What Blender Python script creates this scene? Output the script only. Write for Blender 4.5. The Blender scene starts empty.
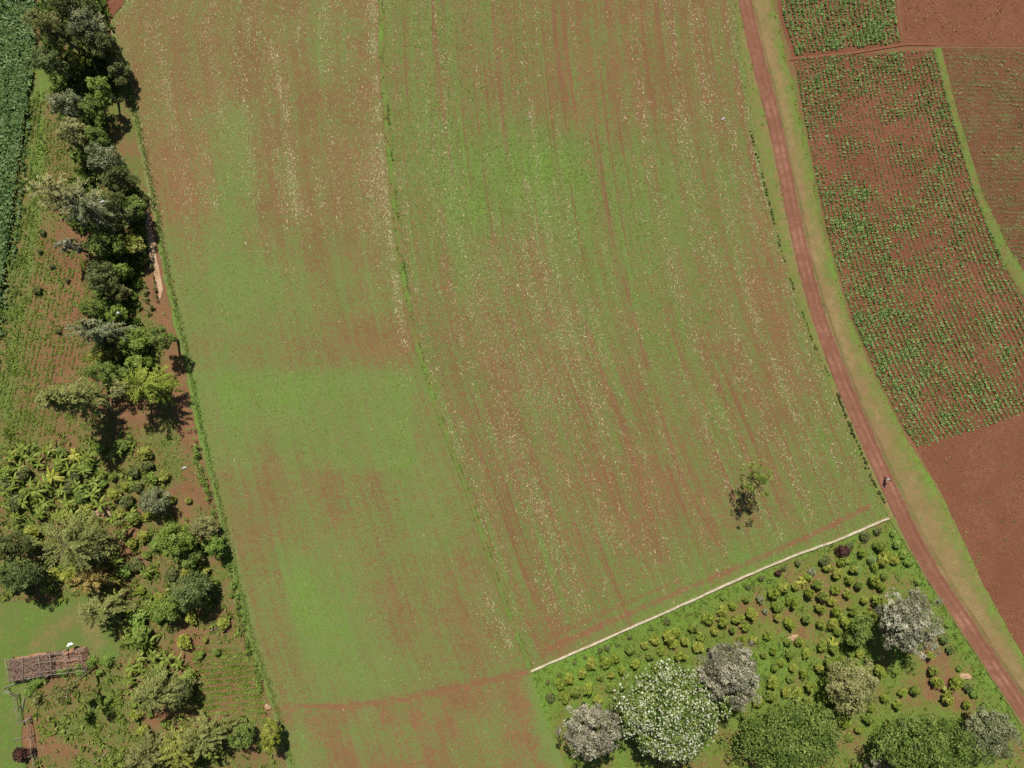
import bpy, math, random
import numpy as np
from mathutils import Vector
from mathutils.geometry import delaunay_2d_cdt

SC = bpy.context.scene
COL = SC.collection
rng = np.random.default_rng(11)
random.seed(5)
H = 100.0                       # the aircraft's height over the fields
S = 0.14645                     # metres on the ground per photo pixel at that height
CX, CY = 512.0, 392.0
PI = math.pi

def gx(px, z=0.0): return (np.asarray(px, float)-CX)*S*(1-z/H)
def gy(py, z=0.0): return (CY-np.asarray(py, float))*S*(1-z/H)

# ------------------------------------------------------------------ numpy noise
def vnoise(x, y, scale, seed=0):
    r = np.random.default_rng(seed); T = r.random((64, 64))
    x = np.asarray(x, float)/scale; y = np.asarray(y, float)/scale
    xi = np.floor(x).astype(int); yi = np.floor(y).astype(int)
    fx = x-xi; fy = y-yi; fx = fx*fx*(3-2*fx); fy = fy*fy*(3-2*fy)
    a = T[xi % 64, yi % 64]; b = T[(xi+1) % 64, yi % 64]; c = T[xi % 64, (yi+1) % 64]; d = T[(xi+1) % 64, (yi+1) % 64]
    return (a*(1-fx)+b*fx)*(1-fy)+(c*(1-fx)+d*fx)*fy

def gauss(x, y, cx, cy, rx, ry, ang=0.0):
    c, s = math.cos(math.radians(ang)), math.sin(math.radians(ang))
    dx = x-cx; dy = y-cy
    return np.exp(-(((dx*c+dy*s)/rx)**2+((-dx*s+dy*c)/ry)**2))

def sig(t): return 1/(1+np.exp(-np.clip(t, -30, 30)))
def box(x, y, x0, x1, y0, y1, soft=4.0):
    return sig((x-x0)/soft)*sig((x1-x)/soft)*sig((y-y0)/soft)*sig((y1-y)/soft)

def dline(x, y, pts):
    best = np.full(np.shape(x), 1e9)
    for (ax, ay), (bx, by) in zip(pts[:-1], pts[1:]):
        vx, vy = bx-ax, by-ay; L = vx*vx+vy*vy
        t = np.clip(((x-ax)*vx+(y-ay)*vy)/L, 0, 1)
        best = np.minimum(best, np.hypot(x-ax-t*vx, y-ay-t*vy))
    return best

def inside(x, y, poly):
    x = np.asarray(x, float); y = np.asarray(y, float); r = np.zeros(x.shape, bool)
    n = len(poly)
    for i in range(n):
        ax, ay = poly[i]; bx, by = poly[(i+1) % n]
        if ay == by: continue
        r ^= ((ay > y) != (by > y)) & (x < (bx-ax)*(y-ay)/(by-ay)+ax)
    return r

def resample(pts, n):
    P = np.array(pts, float); d = np.r_[0, np.cumsum(np.hypot(*np.diff(P, axis=0).T))]
    t = np.linspace(0, d[-1], n)
    X = np.interp(t, d, P[:, 0]); Y = np.interp(t, d, P[:, 1])
    k = max(1, n//90)                                   # soften the corners
    if k > 1:
        for _ in range(2):
            X[k:-k] = (X[:-2*k]+X[k:-k]+X[2*k:])/3; Y[k:-k] = (Y[:-2*k]+Y[k:-k]+Y[2*k:])/3
    return np.c_[X, Y]

# ------------------------------------------------------------------ materials
def lin(c): return tuple(((v/255)/12.92 if v/255 <= .04045 else ((v/255+.055)/1.055)**2.4) for v in c)
class NT:
    def __init__(s, name):
        s.m = bpy.data.materials.new(name); s.m.use_nodes = True
        s.t = s.m.node_tree; s.t.nodes.clear()
    def n(s, kind, **kw):
        nd = s.t.nodes.new(kind)
        for k, v in kw.items(): setattr(nd, k, v)
        return nd
    def l(s, a, b): s.t.links.new(a, b)
    def math(s, op, a, b=None, c=None, clamp=False):
        nd = s.n('ShaderNodeMath', operation=op); nd.use_clamp = clamp
        for i, v in enumerate((a, b, c)):
            if v is None: continue
            if isinstance(v, (int, float)): nd.inputs[i].default_value = v
            else: s.l(v, nd.inputs[i])
        return nd.outputs[0]
    def mix(s, f, a, b):
        nd = s.n('ShaderNodeMix', data_type='RGBA')
        if isinstance(f, (int, float)): nd.inputs[0].default_value = f
        else: s.l(f, nd.inputs[0])
        for i, v in ((6, a), (7, b)):
            if isinstance(v, tuple): nd.inputs[i].default_value = (*v, 1)
            else: s.l(v, nd.inputs[i])
        return nd.outputs[2]
    def noise(s, vec, scale, detail=3, rough=.55, dist=0.0):
        nd = s.n('ShaderNodeTexNoise'); nd.inputs['Scale'].default_value = scale
        nd.inputs['Detail'].default_value = detail; nd.inputs['Roughness'].default_value = rough
        nd.inputs['Distortion'].default_value = dist
        s.l(vec, nd.inputs['Vector']); return nd.outputs['Fac']
    def smooth(s, v, a, b):
        nd = s.n('ShaderNodeMapRange', interpolation_type='SMOOTHSTEP')
        s.l(v, nd.inputs[0]); nd.inputs[1].default_value = a; nd.inputs[2].default_value = b
        return nd.outputs[0]
    def attr(s, name, out='Fac'):
        return s.n('ShaderNodeAttribute', attribute_name=name).outputs[out]
    def scalevec(s, vec, sc):
        nd = s.n('ShaderNodeMapping'); nd.inputs['Scale'].default_value = sc
        s.l(vec, nd.inputs['Vector']); return nd.outputs[0]

def earth(name, soil, soil2, grass, grass2, straw=(.46, .38, .23), lush=(.132,.240,.036), fine=4.2, k_fine=1.0, k_med=.55, k_streak=.5, furrow=0.0, rows=None, k_mid=.55, ridge=0.0, redc=(.238, .106, .056), soft=.2, bump=.5, fleck=1.0):
    """Soil under patchy weeds: attribute green = cover, dry = dead stalks, uvr = across / along the rows (metres)."""
    T = NT(name)
    g = T.attr('green'); d = T.attr('dry'); uv = T.attr('uvr', 'Vector')
    co = T.n('ShaderNodeTexCoord').outputs['Object']
    nf = T.noise(co, fine, 4, .65); nm = T.noise(co, .35, 4, .6, .6); nm2 = T.noise(co, 1.3, 3)
    ns = T.noise(T.scalevec(uv, (1.1, .035, 0)), 1.0, 2, .6)
    nf2 = T.noise(T.scalevec(uv, (4.0, 1.1, 0)), 1.6, 3, .6)
    cov = T.math('MULTIPLY_ADD', T.math('SUBTRACT', nf, .5), k_fine*1.6, g)
    cov = T.math('MULTIPLY_ADD', T.math('SUBTRACT', nm, .5), k_med, cov)
    cov = T.math('MULTIPLY_ADD', T.math('SUBTRACT', ns, .5), k_streak, cov)
    cov = T.math('MULTIPLY_ADD', T.math('SUBTRACT', nf2, .5), k_fine*1.1, cov)
    cov = T.math('MULTIPLY_ADD', T.math('SUBTRACT', T.noise(co, 1.15, 3, .6, .4), .5), k_mid, cov)
    if furrow:
        fn = T.noise(T.scalevec(uv, (2.3, .018, 0)), 1.0, 1, .4)
        fbreak = T.noise(T.scalevec(uv, (.6, .09, 0)), 1.0, 2)
        f = T.math('MULTIPLY', T.smooth(fn, .63, .70), T.smooth(fbreak, .33, .55))
        cov = T.math('MULTIPLY_ADD', f, -furrow, cov)
    if rows:
        w = T.math('SINE', T.math('MULTIPLY', T.n('ShaderNodeSeparateXYZ').outputs[0], 1.0))
        sep = T.n('ShaderNodeSeparateXYZ'); T.l(uv, sep.inputs[0])
        w = T.math('SINE', T.math('MULTIPLY', sep.outputs[0], 2*PI/rows[0]))
        cov = T.math('MULTIPLY_ADD', w, rows[1], cov)
    m = T.smooth(cov, .5-soft, .5+soft)
    sc = T.mix(T.smooth(nm2, .3, .7), soil, soil2)
    if furrow: sc = T.mix(T.math('MULTIPLY', f, .55), sc, tuple(v*.72 for v in soil))
    clod = T.noise(co, 7.5, 2, .6)
    sc = T.mix(T.smooth(clod, .25, .75), tuple(v*.72 for v in soil), sc)
    sc = T.mix(T.smooth(T.noise(co, .16, 4, .6, .8), .35, .68), sc, tuple(v*.82 for v in soil))
    sz = T.n('ShaderNodeSeparateXYZ'); T.l(uv, sz.inputs[0]); sc = T.mix(T.math('MULTIPLY', sz.outputs[2], T.smooth(nm2, .2, .6)), sc, redc)
    gc = T.mix(T.smooth(T.noise(co, 5.5, 3, .7), .3, .7), grass, grass2)
    gc = T.mix(T.smooth(nm, .35, .7), gc, tuple(.5*(a+b)*.9 for a, b in zip(grass, grass2)))
    gc = T.mix(T.smooth(cov, .75, 1.35), gc, lush)
    c = T.mix(m, sc, gc)
    fl = T.noise(T.scalevec(uv, (6.5, 2.6, 0)), 1.0, 2, .7)
    fm = T.math('MULTIPLY', T.smooth(T.math('MULTIPLY_ADD', d, .24, fl), .73, .83), fleck)
    c = T.mix(fm, c, straw)
    p = T.n('ShaderNodeBsdfPrincipled'); p.inputs['Roughness'].default_value = .95
    p.inputs['Specular IOR Level'].default_value = .12
    T.l(c, p.inputs['Base Color'])
    b = T.n('ShaderNodeBump'); b.inputs['Strength'].default_value = bump; b.inputs['Distance'].default_value = .12
    hh = T.math('ADD', nf, T.math('MULTIPLY', clod, .6))
    if ridge:
        sp = T.n('ShaderNodeSeparateXYZ'); T.l(uv, sp.inputs[0])
        wv = T.math('MULTIPLY_ADD', T.noise(co, .8, 2), 1.1, T.math('MULTIPLY', sp.outputs[0], 2*PI/.62))
        hh = T.math('MULTIPLY_ADD', T.math('SINE', wv), ridge, hh)
    T.l(hh, b.inputs['Height']); T.l(b.outputs[0], p.inputs['Normal'])
    o = T.n('ShaderNodeOutputMaterial'); T.l(p.outputs[0], o.inputs[0])
    return T.m

def leafmat(name, dark, mid, light, transl=.22, rough=.65, spec=.10):
    T = NT(name); v = T.attr('var')
    r = T.n('ShaderNodeValToRGB'); e = r.color_ramp.elements
    e[0].position = 0; e[0].color = (*dark, 1); e[1].position = 1; e[1].color = (*light, 1)
    q = e.new(.5); q.color = (*mid, 1)
    T.l(v, r.inputs[0])
    p = T.n('ShaderNodeBsdfPrincipled'); p.inputs['Roughness'].default_value = rough; p.inputs['Specular IOR Level'].default_value = spec
    T.l(r.outputs[0], p.inputs['Base Color'])
    tr = T.n('ShaderNodeBsdfTranslucent'); T.l(r.outputs[0], tr.inputs['Color'])
    mx = T.n('ShaderNodeMixShader'); mx.inputs[0].default_value = transl
    T.l(p.outputs[0], mx.inputs[1]); T.l(tr.outputs[0], mx.inputs[2])
    o = T.n('ShaderNodeOutputMaterial'); T.l(mx.outputs[0], o.inputs[0])
    return T.m

def plain(name, a, b, scale=3.0, rough=.9, stretch=(1, 1, 1)):
    T = NT(name); co = T.n('ShaderNodeTexCoord').outputs['Object']
    c = T.mix(T.smooth(T.noise(T.scalevec(co, stretch), scale, 4, .65), .3, .7), a, b)
    p = T.n('ShaderNodeBsdfPrincipled'); p.inputs['Roughness'].default_value = rough; p.inputs['Specular IOR Level'].default_value = .2
    T.l(c, p.inputs['Base Color'])
    bp = T.n('ShaderNodeBump'); bp.inputs['Strength'].default_value = .4; bp.inputs['Distance'].default_value = .03
    T.l(T.noise(co, scale*3, 3), bp.inputs['Height']); T.l(bp.outputs[0], p.inputs['Normal'])
    o = T.n('ShaderNodeOutputMaterial'); T.l(p.outputs[0], o.inputs[0])
    return T.m

#  palette: dark, mid, light
PAL = {
 'dark':   ((.055,.074,.020),(.115,.138,.040),(.220,.235,.090)),
 'olive':  ((.090,.100,.026),(.185,.190,.058),(.310,.300,.120)),
 'green':  ((.062,.105,.018),(.145,.205,.040),(.255,.310,.082)),
 'bright': ((.095,.150,.020),(.200,.280,.046),(.330,.395,.100)),
 'yellow': ((.130,.155,.022),(.265,.290,.052),(.420,.410,.115)),
 'grey':   ((.085,.105,.040),(.195,.215,.098),(.370,.380,.220)),
 'silver': ((.095,.095,.048),(.270,.265,.170),(.580,.560,.410)),
 'mauve':  ((.085,.082,.045),(.250,.235,.155),(.520,.485,.350)),
 'blue':   ((.048,.082,.020),(.112,.155,.044),(.225,.270,.100)),
 'tan':    ((.125,.130,.042),(.265,.262,.092),(.440,.410,.190)),
 'rust':   ((.170,.120,.030),(.360,.265,.075),(.530,.420,.150)),
 'maroon': ((.030,.018,.014),(.070,.032,.026),(.140,.066,.050)),
 'bush':   ((.095,.130,.014),(.220,.275,.036),(.360,.410,.080)),
 'bushy':  ((.130,.155,.018),(.265,.290,.044),(.410,.420,.095)),
 'banana': ((.090,.135,.018),(.210,.275,.045),(.440,.470,.130)),
 'bananay':((.180,.190,.020),(.380,.395,.055),(.560,.550,.130)),
 'crop':   ((.088,.148,.036),(.185,.275,.078),(.305,.405,.145)),
 'weed':   ((.095,.138,.020),(.190,.250,.042),(.310,.360,.090)),
 'fweed':  ((.120,.180,.028),(.180,.250,.045),(.260,.310,.080)),
 'fdark':  ((.045,.060,.016),(.085,.105,.026),(.140,.170,.045)),
 'hedge':  ((.080,.145,.020),(.175,.270,.046),(.300,.390,.095)),
 'maize':  ((.070,.128,.036),(.160,.250,.080),(.330,.430,.200)),
 'sage':   ((.095,.112,.028),(.205,.225,.062),(.360,.370,.130)),
 'flower': ((.400,.420,.260),(.560,.570,.390),(.720,.710,.550)),
}
LM = {k: leafmat('leaf_'+k, *v) for k, v in PAL.items()}
BARK = plain('bark', (.16,.12,.085), (.30,.25,.19), 5, .95, (1,1,.3))
PALEBARK = plain('pale_bark', (.30,.26,.21), (.46,.41,.34), 5, .95, (1,1,.3))
STEM = plain('banana_stem', (.16,.17,.06), (.28,.25,.12), 6)
RED = ((.215,.086,.045), (.280,.125,.070))
G1 = ((.120,.175,.030), (.190,.235,.062))
M_GROUND = earth('garden_earth', (.235,.115,.058), (.305,.165,.088), (.095,.130,.028), (.170,.195,.056), soft=.22, k_med=.8, k_fine=1.3, bump=.8)
M_F1 = earth('weedy_soil', (.205,.119,.051), (.252,.155,.068), (.122,.172,.042), (.185,.212,.070), k_fine=1.2, soft=.24, k_med=.6, k_streak=.65, k_mid=.5, bump=.5, fleck=.6)
M_F2 = earth('stubble_soil', (.200,.113,.050), (.250,.152,.070), (.112,.155,.036), (.180,.205,.068), furrow=.5, k_fine=1.4, soft=.22, k_streak=1.0, k_mid=.5, fleck=.8, bump=.7)
M_RED = earth('tilled_red_soil', *RED, (.07,.12,.03), (.13,.18,.05), k_fine=.6, k_med=.4, rows=(.62,.10), bump=.9, fleck=.5, ridge=.6)
M_BARE = earth('bare_red_soil', *RED, (.07,.12,.03), (.13,.18,.05), k_fine=.6, k_med=.6, bump=1.0, fleck=.5, ridge=.14)
M_ROAD = earth('road_dirt', redc=(.330, .165, .105), soil=(.225,.098,.058), soil2=(.285,.138,.086), grass=(.19,.17,.06), grass2=(.22,.19,.07), k_fine=.5, k_med=.5, k_streak=.9, bump=.5, fleck=.25)
M_VERGE = earth('verge_grass', (.28,.185,.085), (.34,.25,.115), (.110,.140,.030), (.205,.205,.062), k_fine=1.3, k_mid=1.0, k_med=.8, k_streak=.6, soft=.35, bump=.35, straw=(.40,.34,.16), fleck=.4)
M_BANK = earth('bank_grass', (.22,.15,.06), (.26,.19,.07), (.105,.165,.030), (.180,.220,.058), k_fine=1.2, k_med=.5, bump=.6, fleck=.3)
M_LAWN = earth('lawn_grass', (.24,.18,.075), (.26,.22,.09), (.085,.135,.024), (.130,.180,.042), k_fine=1.1, k_med=.6, soft=.4, bump=.3, fleck=.1)
M_COFFEE = earth('plot_earth', (.235,.120,.060), (.305,.170,.090), (.095,.155,.022), (.170,.225,.046), k_fine=1.2, k_med=.7, soft=.25, bump=.7)
M_BEAN = earth('bean_soil', (.165,.070,.036), (.215,.100,.056), (.09,.12,.035), (.15,.17,.06), k_fine=.9, k_med=.5, bump=.6, rows=(.6, .12))

# ------------------------------------------------------------------ mesh helpers
def mesh_np(name, V, F, mat, attrs=None, parent=None, link=True, smooth=False):
    """V (n,3); F (m,k) all of one size."""
    V = np.asarray(V, np.float32); F = np.asarray(F, np.int32)
    me = bpy.data.meshes.new(name)
    me.vertices.add(len(V)); me.vertices.foreach_set('co', V.ravel())
    m, k = F.shape
    me.loops.add(m*k); me.loops.foreach_set('vertex_index', F.ravel())
    me.polygons.add(m); me.polygons.foreach_set('loop_start', np.arange(0, m*k, k, dtype=np.int32))
    me.update(calc_edges=True); me.validate()
    if attrs:
        for an, (dom, typ, arr) in attrs.items():
            a = me.attributes.new(an, typ, dom)
            a.data.foreach_set('vector' if typ == 'FLOAT_VECTOR' else 'value', np.asarray(arr, np.float32).ravel())
    me.materials.append(mat)
    if smooth: me.polygons.foreach_set('use_smooth', np.ones(m, bool))
    o = bpy.data.objects.new(name, me)
    if link: COL.objects.link(o)
    if parent: o.parent = parent
    return o

def tag(o, label=None, cat=None, group=None, kind=None):
    if label: o['label'] = label
    if cat: o['category'] = cat
    if group: o['group'] = group
    if kind: o['kind'] = kind
    return o

def empty(name, loc, rz=0.0):
    o = bpy.data.objects.new(name, None); o.empty_display_size = .3
    o.location = loc; o.rotation_euler = (0, 0, rz); COL.objects.link(o); return o

def copy_tree(o, parent=None):
    c = o.copy(); COL.objects.link(c)
    if parent: c.parent = parent
    for ch in list(o.children):
        d = ch.copy(); COL.objects.link(d); d.parent = c
    return c

def norm(a): return a/np.maximum(np.linalg.norm(a, axis=-1, keepdims=True), 1e-9)

def leaves(name, C, N, L, W, var, mat, T=None, parent=None, link=True):
    """Kite-shaped leaves: centres C, normals N, length L, width W, optional long direction T."""
    n = len(C); N = norm(N)
    if T is None: T = rng.normal(size=(n, 3))
    T = norm(T-N*np.sum(T*N, 1, keepdims=True)); B = np.cross(N, T)
    L = np.broadcast_to(np.asarray(L, float).reshape(-1, 1), (n, 1)); W = np.broadcast_to(np.asarray(W, float).reshape(-1, 1), (n, 1))
    V = np.stack([C-T*L*.5, C+B*W*.5+T*L*.05-N*W*.1, C+T*L*.5, C-B*W*.5+T*L*.05-N*W*.1], 1).reshape(-1, 3)
    F = np.arange(4*n).reshape(n, 4)
    return mesh_np(name, V, F, mat, {'var': ('FACE', 'FLOAT', np.clip(var, 0, 1))}, parent, link)

def tubes(name, paths, mat, sides=7, parent=None, link=True):
    """One mesh of tapered tubes; each path is [(x,y,z,r), ...]."""
    V = []; F = []; base = 0
    for P in paths:
        P = np.array(P, float); n = len(P)
        for i in range(n):
            d = P[min(i+1, n-1), :3]-P[max(i-1, 0), :3]; d = d/max(np.linalg.norm(d), 1e-9)
            a = np.cross(d, (0, 1, 0) if abs(d[1]) < .9 else (1, 0, 0)); a /= np.linalg.norm(a); b = np.cross(d, a)
            for k in range(sides):
                t = 2*PI*k/sides
                V.append(P[i, :3]+P[i, 3]*(math.cos(t)*a+math.sin(t)*b))
        for i in range(n-1):
            for k in range(sides):
                k2 = (k+1) % sides
                F.append((base+i*sides+k, base+i*sides+k2, base+(i+1)*sides+k2, base+(i+1)*sides+k))
        V.append(P[0, :3]); V.append(P[-1, :3])
        c0 = base+n*sides
        for k in range(sides):
            k2 = (k+1) % sides
            F.append((c0, base+k2, base+k, base+k)); F.append((c0+1, base+(n-1)*sides+k, base+(n-1)*sides+k2, base+(n-1)*sides+k2))
        base += n*sides+2
    me = bpy.data.meshes.new(name)
    me.from_pydata([tuple(v) for v in V], [], [tuple(dict.fromkeys(f)) for f in F]); me.materials.append(mat)
    for p in me.polygons: p.use_smooth = True
    o = bpy.data.objects.new(name, me)
    if link: COL.objects.link(o)
    if parent: o.parent = parent
    return o

# ------------------------------------------------------------------ ground sheets
def loft(name, A, B, nu, nv, z, mat, guide, prof=None, jit=.0, kind='structure', row_len=None, swap=False):
    """A sheet between two photo polylines (pixels on the ground); prof gives heights across it."""
    PA = resample(A, nv); PB = resample(B, nv)
    t = np.linspace(0, 1, nu)
    if prof:
        t = np.unique(np.r_[t, [p[0] for p in prof]]); nu = len(t)
    X = PA[None, :, 0]*(1-t[:, None])+PB[None, :, 0]*t[:, None]
    Y = PA[None, :, 1]*(1-t[:, None])+PB[None, :, 1]*t[:, None]
    if jit:
        for e in (0, -1):
            X[e] += (vnoise(Y[e], X[e]*0, 9, 3+e)-.5)*2*jit+(vnoise(Y[e], X[e]*0, 3, 8+e)-.5)*jit
    Z = np.full(X.shape, z)
    if prof: Z = Z+np.interp(t, [p[0] for p in prof], [p[1] for p in prof])[:, None]*(.75+.5*vnoise(X, Y, 6, 4))
    W = np.mean(np.hypot(PA[:, 0]-PB[:, 0], PA[:, 1]-PB[:, 1]))*S
    U = np.repeat(t[:, None]*W, nv, 1)
    Ln = row_len or np.sum(np.hypot(*np.diff(PA, axis=0).T))*S
    Vv = np.repeat(np.linspace(0, Ln, nv)[None, :], nu, 0)
    g, d, *rd = guide(X, Y, t[:, None]*np.ones_like(X)); rd = (rd[0] if rd else g*0).ravel()
    V = np.c_[gx(X).ravel(), gy(Y).ravel(), Z.ravel()]
    i = np.arange((nu-1)*nv).reshape(nu-1, nv)[:, :-1].ravel()
    F = np.c_[i, i+1, i+nv+1, i+nv]
    up = np.cross(V[F[0, 1]]-V[F[0, 0]], V[F[0, 2]]-V[F[0, 0]])[2]
    if up < 0: F = F[:, ::-1]
    uv = np.c_[U.ravel(), Vv.ravel(), rd] if not swap else np.c_[Vv.ravel(), U.ravel(), rd]
    o = mesh_np(name, V, F, mat, {'green': ('POINT', 'FLOAT', g), 'dry': ('POINT', 'FLOAT', d), 'uvr': ('POINT', 'FLOAT_VECTOR', uv)}, smooth=True)
    if kind: o['kind'] = kind
    return o, (PA, PB)

def sheet(name, poly, z, mat, guide, step=.8, jit=.8, ang=0.0):
    P = np.array(poly+[poly[0]], float)
    n = int(np.sum(np.hypot(*np.diff(P, axis=0).T))*S/.6)
    d = np.r_[0, np.cumsum(np.hypot(*np.diff(P, axis=0).T))]; t = np.linspace(0, d[-1], n, endpoint=False)
    bx = np.interp(t, d, P[:, 0]); by = np.interp(t, d, P[:, 1])
    bx += (vnoise(t, t*0, 5, 1)-.5)*2*jit; by += (vnoise(t, t*0, 5, 2)-.5)*2*jit
    q = step/S
    X, Y = np.meshgrid(np.arange(bx.min(), bx.max(), q), np.arange(by.min(), by.max(), q))
    X = X.ravel()+rng.random(X.size)*.3*q; Y = Y.ravel()+rng.random(Y.size)*.3*q
    bp = list(zip(bx, by)); k = inside(X, Y, bp)
    for dx, dy in ((2, 0), (-2, 0), (0, 2), (0, -2)): k &= inside(X+dx, Y+dy, bp)
    X = np.r_[bx, X[k]]; Y = np.r_[by, Y[k]]
    vs = [Vector((float(a), float(b))) for a, b in zip(gx(X), gy(Y))]
    r = delaunay_2d_cdt(vs, [], [list(range(n))], 1, 1e-5)
    V = np.array([(v.x, v.y, z) for v in r[0]]); F = np.array([f if (np.cross(np.append(r[0][f[1]]-r[0][f[0]], 0), np.append(r[0][f[2]]-r[0][f[0]], 0))[2] > 0) else f[::-1] for f in r[2]])
    px = V[:, 0]/S+CX; py = CY-V[:, 1]/S
    g, dd = guide(px, py, px*0)
    c, s = math.cos(math.radians(ang)), math.sin(math.radians(ang))
    uv = np.c_[V[:, 0]*c+V[:, 1]*s, -V[:, 0]*s+V[:, 1]*c, V[:, 0]*0]
    o = mesh_np(name, V, F, mat, {'green': ('POINT', 'FLOAT', g), 'dry': ('POINT', 'FLOAT', dd), 'uvr': ('POINT', 'FLOAT_VECTOR', uv)})
    o['kind'] = 'structure'; return o

# polylines traced on the ground (photo pixels)
LW = [(107, 18), (122, 62), (131, 112), (150, 200), (163, 275), (180, 345), (195, 420), (212, 490), (228, 560), (248, 640), (272, 710), (292, 785)]
BD = [(379, -35), (381, 60), (388, 150), (400, 260), (415, 340), (440, 420), (470, 500), (500, 590), (530, 668)]
BD2 = BD+[(548, 720), (572, 785)]
RE = [(733, -35), (742, 40), (757, 130), (777, 215), (800, 300), (826, 365), (852, 425), (880, 490), (889, 516)]
ROADC = [(738, -35), (746, 10), (758, 62), (776, 130), (792, 210), (804, 265), (819, 320), (841, 380), (867, 440), (890, 490), (912, 538), (937, 582), (966, 625), (1000, 678), (1050, 750)]
VERGE = [(766, -35), (779, 30), (791, 80), (803, 130), (823, 230), (846, 310), (871, 370), (901, 430), (940, 492), (985, 588), (1050, 705)]
WALL = [(531, 671), (600, 641), (690, 601), (740, 578), (800, 553), (834, 541), (860, 530), (888, 518)]
FPATH = [(262, 708), (340, 706), (400, 700), (450, 689), (528, 672)]
TRACK = [(545, 651), (562, 643), (600, 626), (650, 604), (700, 583), (760, 558), (820, 531), (868, 507)]

def off(line, d):
    P = np.array(line, float); D = np.gradient(P, axis=0); D /= np.linalg.norm(D, axis=1, keepdims=True)
    w = np.broadcast_to(np.asarray(d, float), (len(P),))[:, None]
    return [tuple(p) for p in P+np.c_[-D[:, 1], D[:, 0]]*w]

# base ground: the garden belt on the left and everything beyond the plots
def g_ground(x, y, u):
    g = .58+.25*(vnoise(x, y, 22, 21)-.5)+.25*(vnoise(x, y, 9, 22)-.5)
    g += .12*box(x, y, -40, 46, 60, 430, 6)+.35*np.exp(-(dline(x, y, [(45, 80), (33, 230), (18, 330), (6, 420)])/5)**2)
    g -= .45*np.exp(-(dline(x, y, [(150, 240), (155, 270), (166, 330), (182, 400), (190, 440)])/9)**2)*(y > 225)
    g -= .5*np.exp(-(dline(x, y, [(146, 215), (151, 245), (158, 275)])/3)**2)
    g -= .26*box(x, y, 16, 105, 235, 430, 10)+.1*box(x, y, 45, 110, 110, 240, 8)
    g -= .35*gauss(x, y, 125, 400, 25, 30)+.3*gauss(x, y, 190, 490, 25, 35)-.15*gauss(x, y, 150, 470, 40, 25)
    g -= .3*gauss(x, y, 125, 545, 18, 50)+.35*gauss(x, y, 187, 640, 12, 30)+.4*gauss(x, y, 160, 720, 25, 12)+.15*box(x, y, 195, 255, 650, 720, 8)
    g -= .45*gauss(x, y, 55, 685, 14, 10)+.4*gauss(x, y, 62, 750, 25, 8)+.5*gauss(x, y, 28, 735, 9, 25)-.15*gauss(x, y, 100, 725, 40, 25)
    g -= .7*gauss(x, y, 112, 2, 16, 18)+.2*gauss(x, y, 245, 755, 25, 20)
    g = np.where((x > 1030) | (x < -10) | (y < -10) | (y > 780), .46+.5*(vnoise(x, y, 260, 25)-.5)+.25*(vnoise(x, y, 70, 26)-.5), g)
    g = np.where(((x > 905) | ((x > 788) & (y < 75))) & (x < 1060) & (y > -30) & (y < 790), .18, g)
    d = .25+.4*gauss(x, y, 148, 235, 10, 40)
    return g, d
n = 261
GX, GY = np.meshgrid(np.linspace(-130, 130, n), np.linspace(-130, 130, n), indexing='ij')
far = lambda a: np.where(np.abs(a) > 115, np.sign(a)*(115+(np.abs(a)-115)*40), a)
GX = far(GX); GY = far(GY)
px, py = GX/S+CX, CY-GY/S
g, d = g_ground(px, py, None)
i = np.arange((n-1)*n).reshape(n-1, n)[:, :-1].ravel()
mesh_np('ground', np.c_[GX.ravel(), GY.ravel(), GX.ravel()*0], np.c_[i, i+n, i+n+1, i+1], M_GROUND,
        {'green': ('POINT', 'FLOAT', g), 'dry': ('POINT', 'FLOAT', d), 'uvr': ('POINT', 'FLOAT_VECTOR', np.c_[GX.ravel(), GY.ravel(), GX.ravel()*0])})['kind'] = 'structure'

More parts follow.
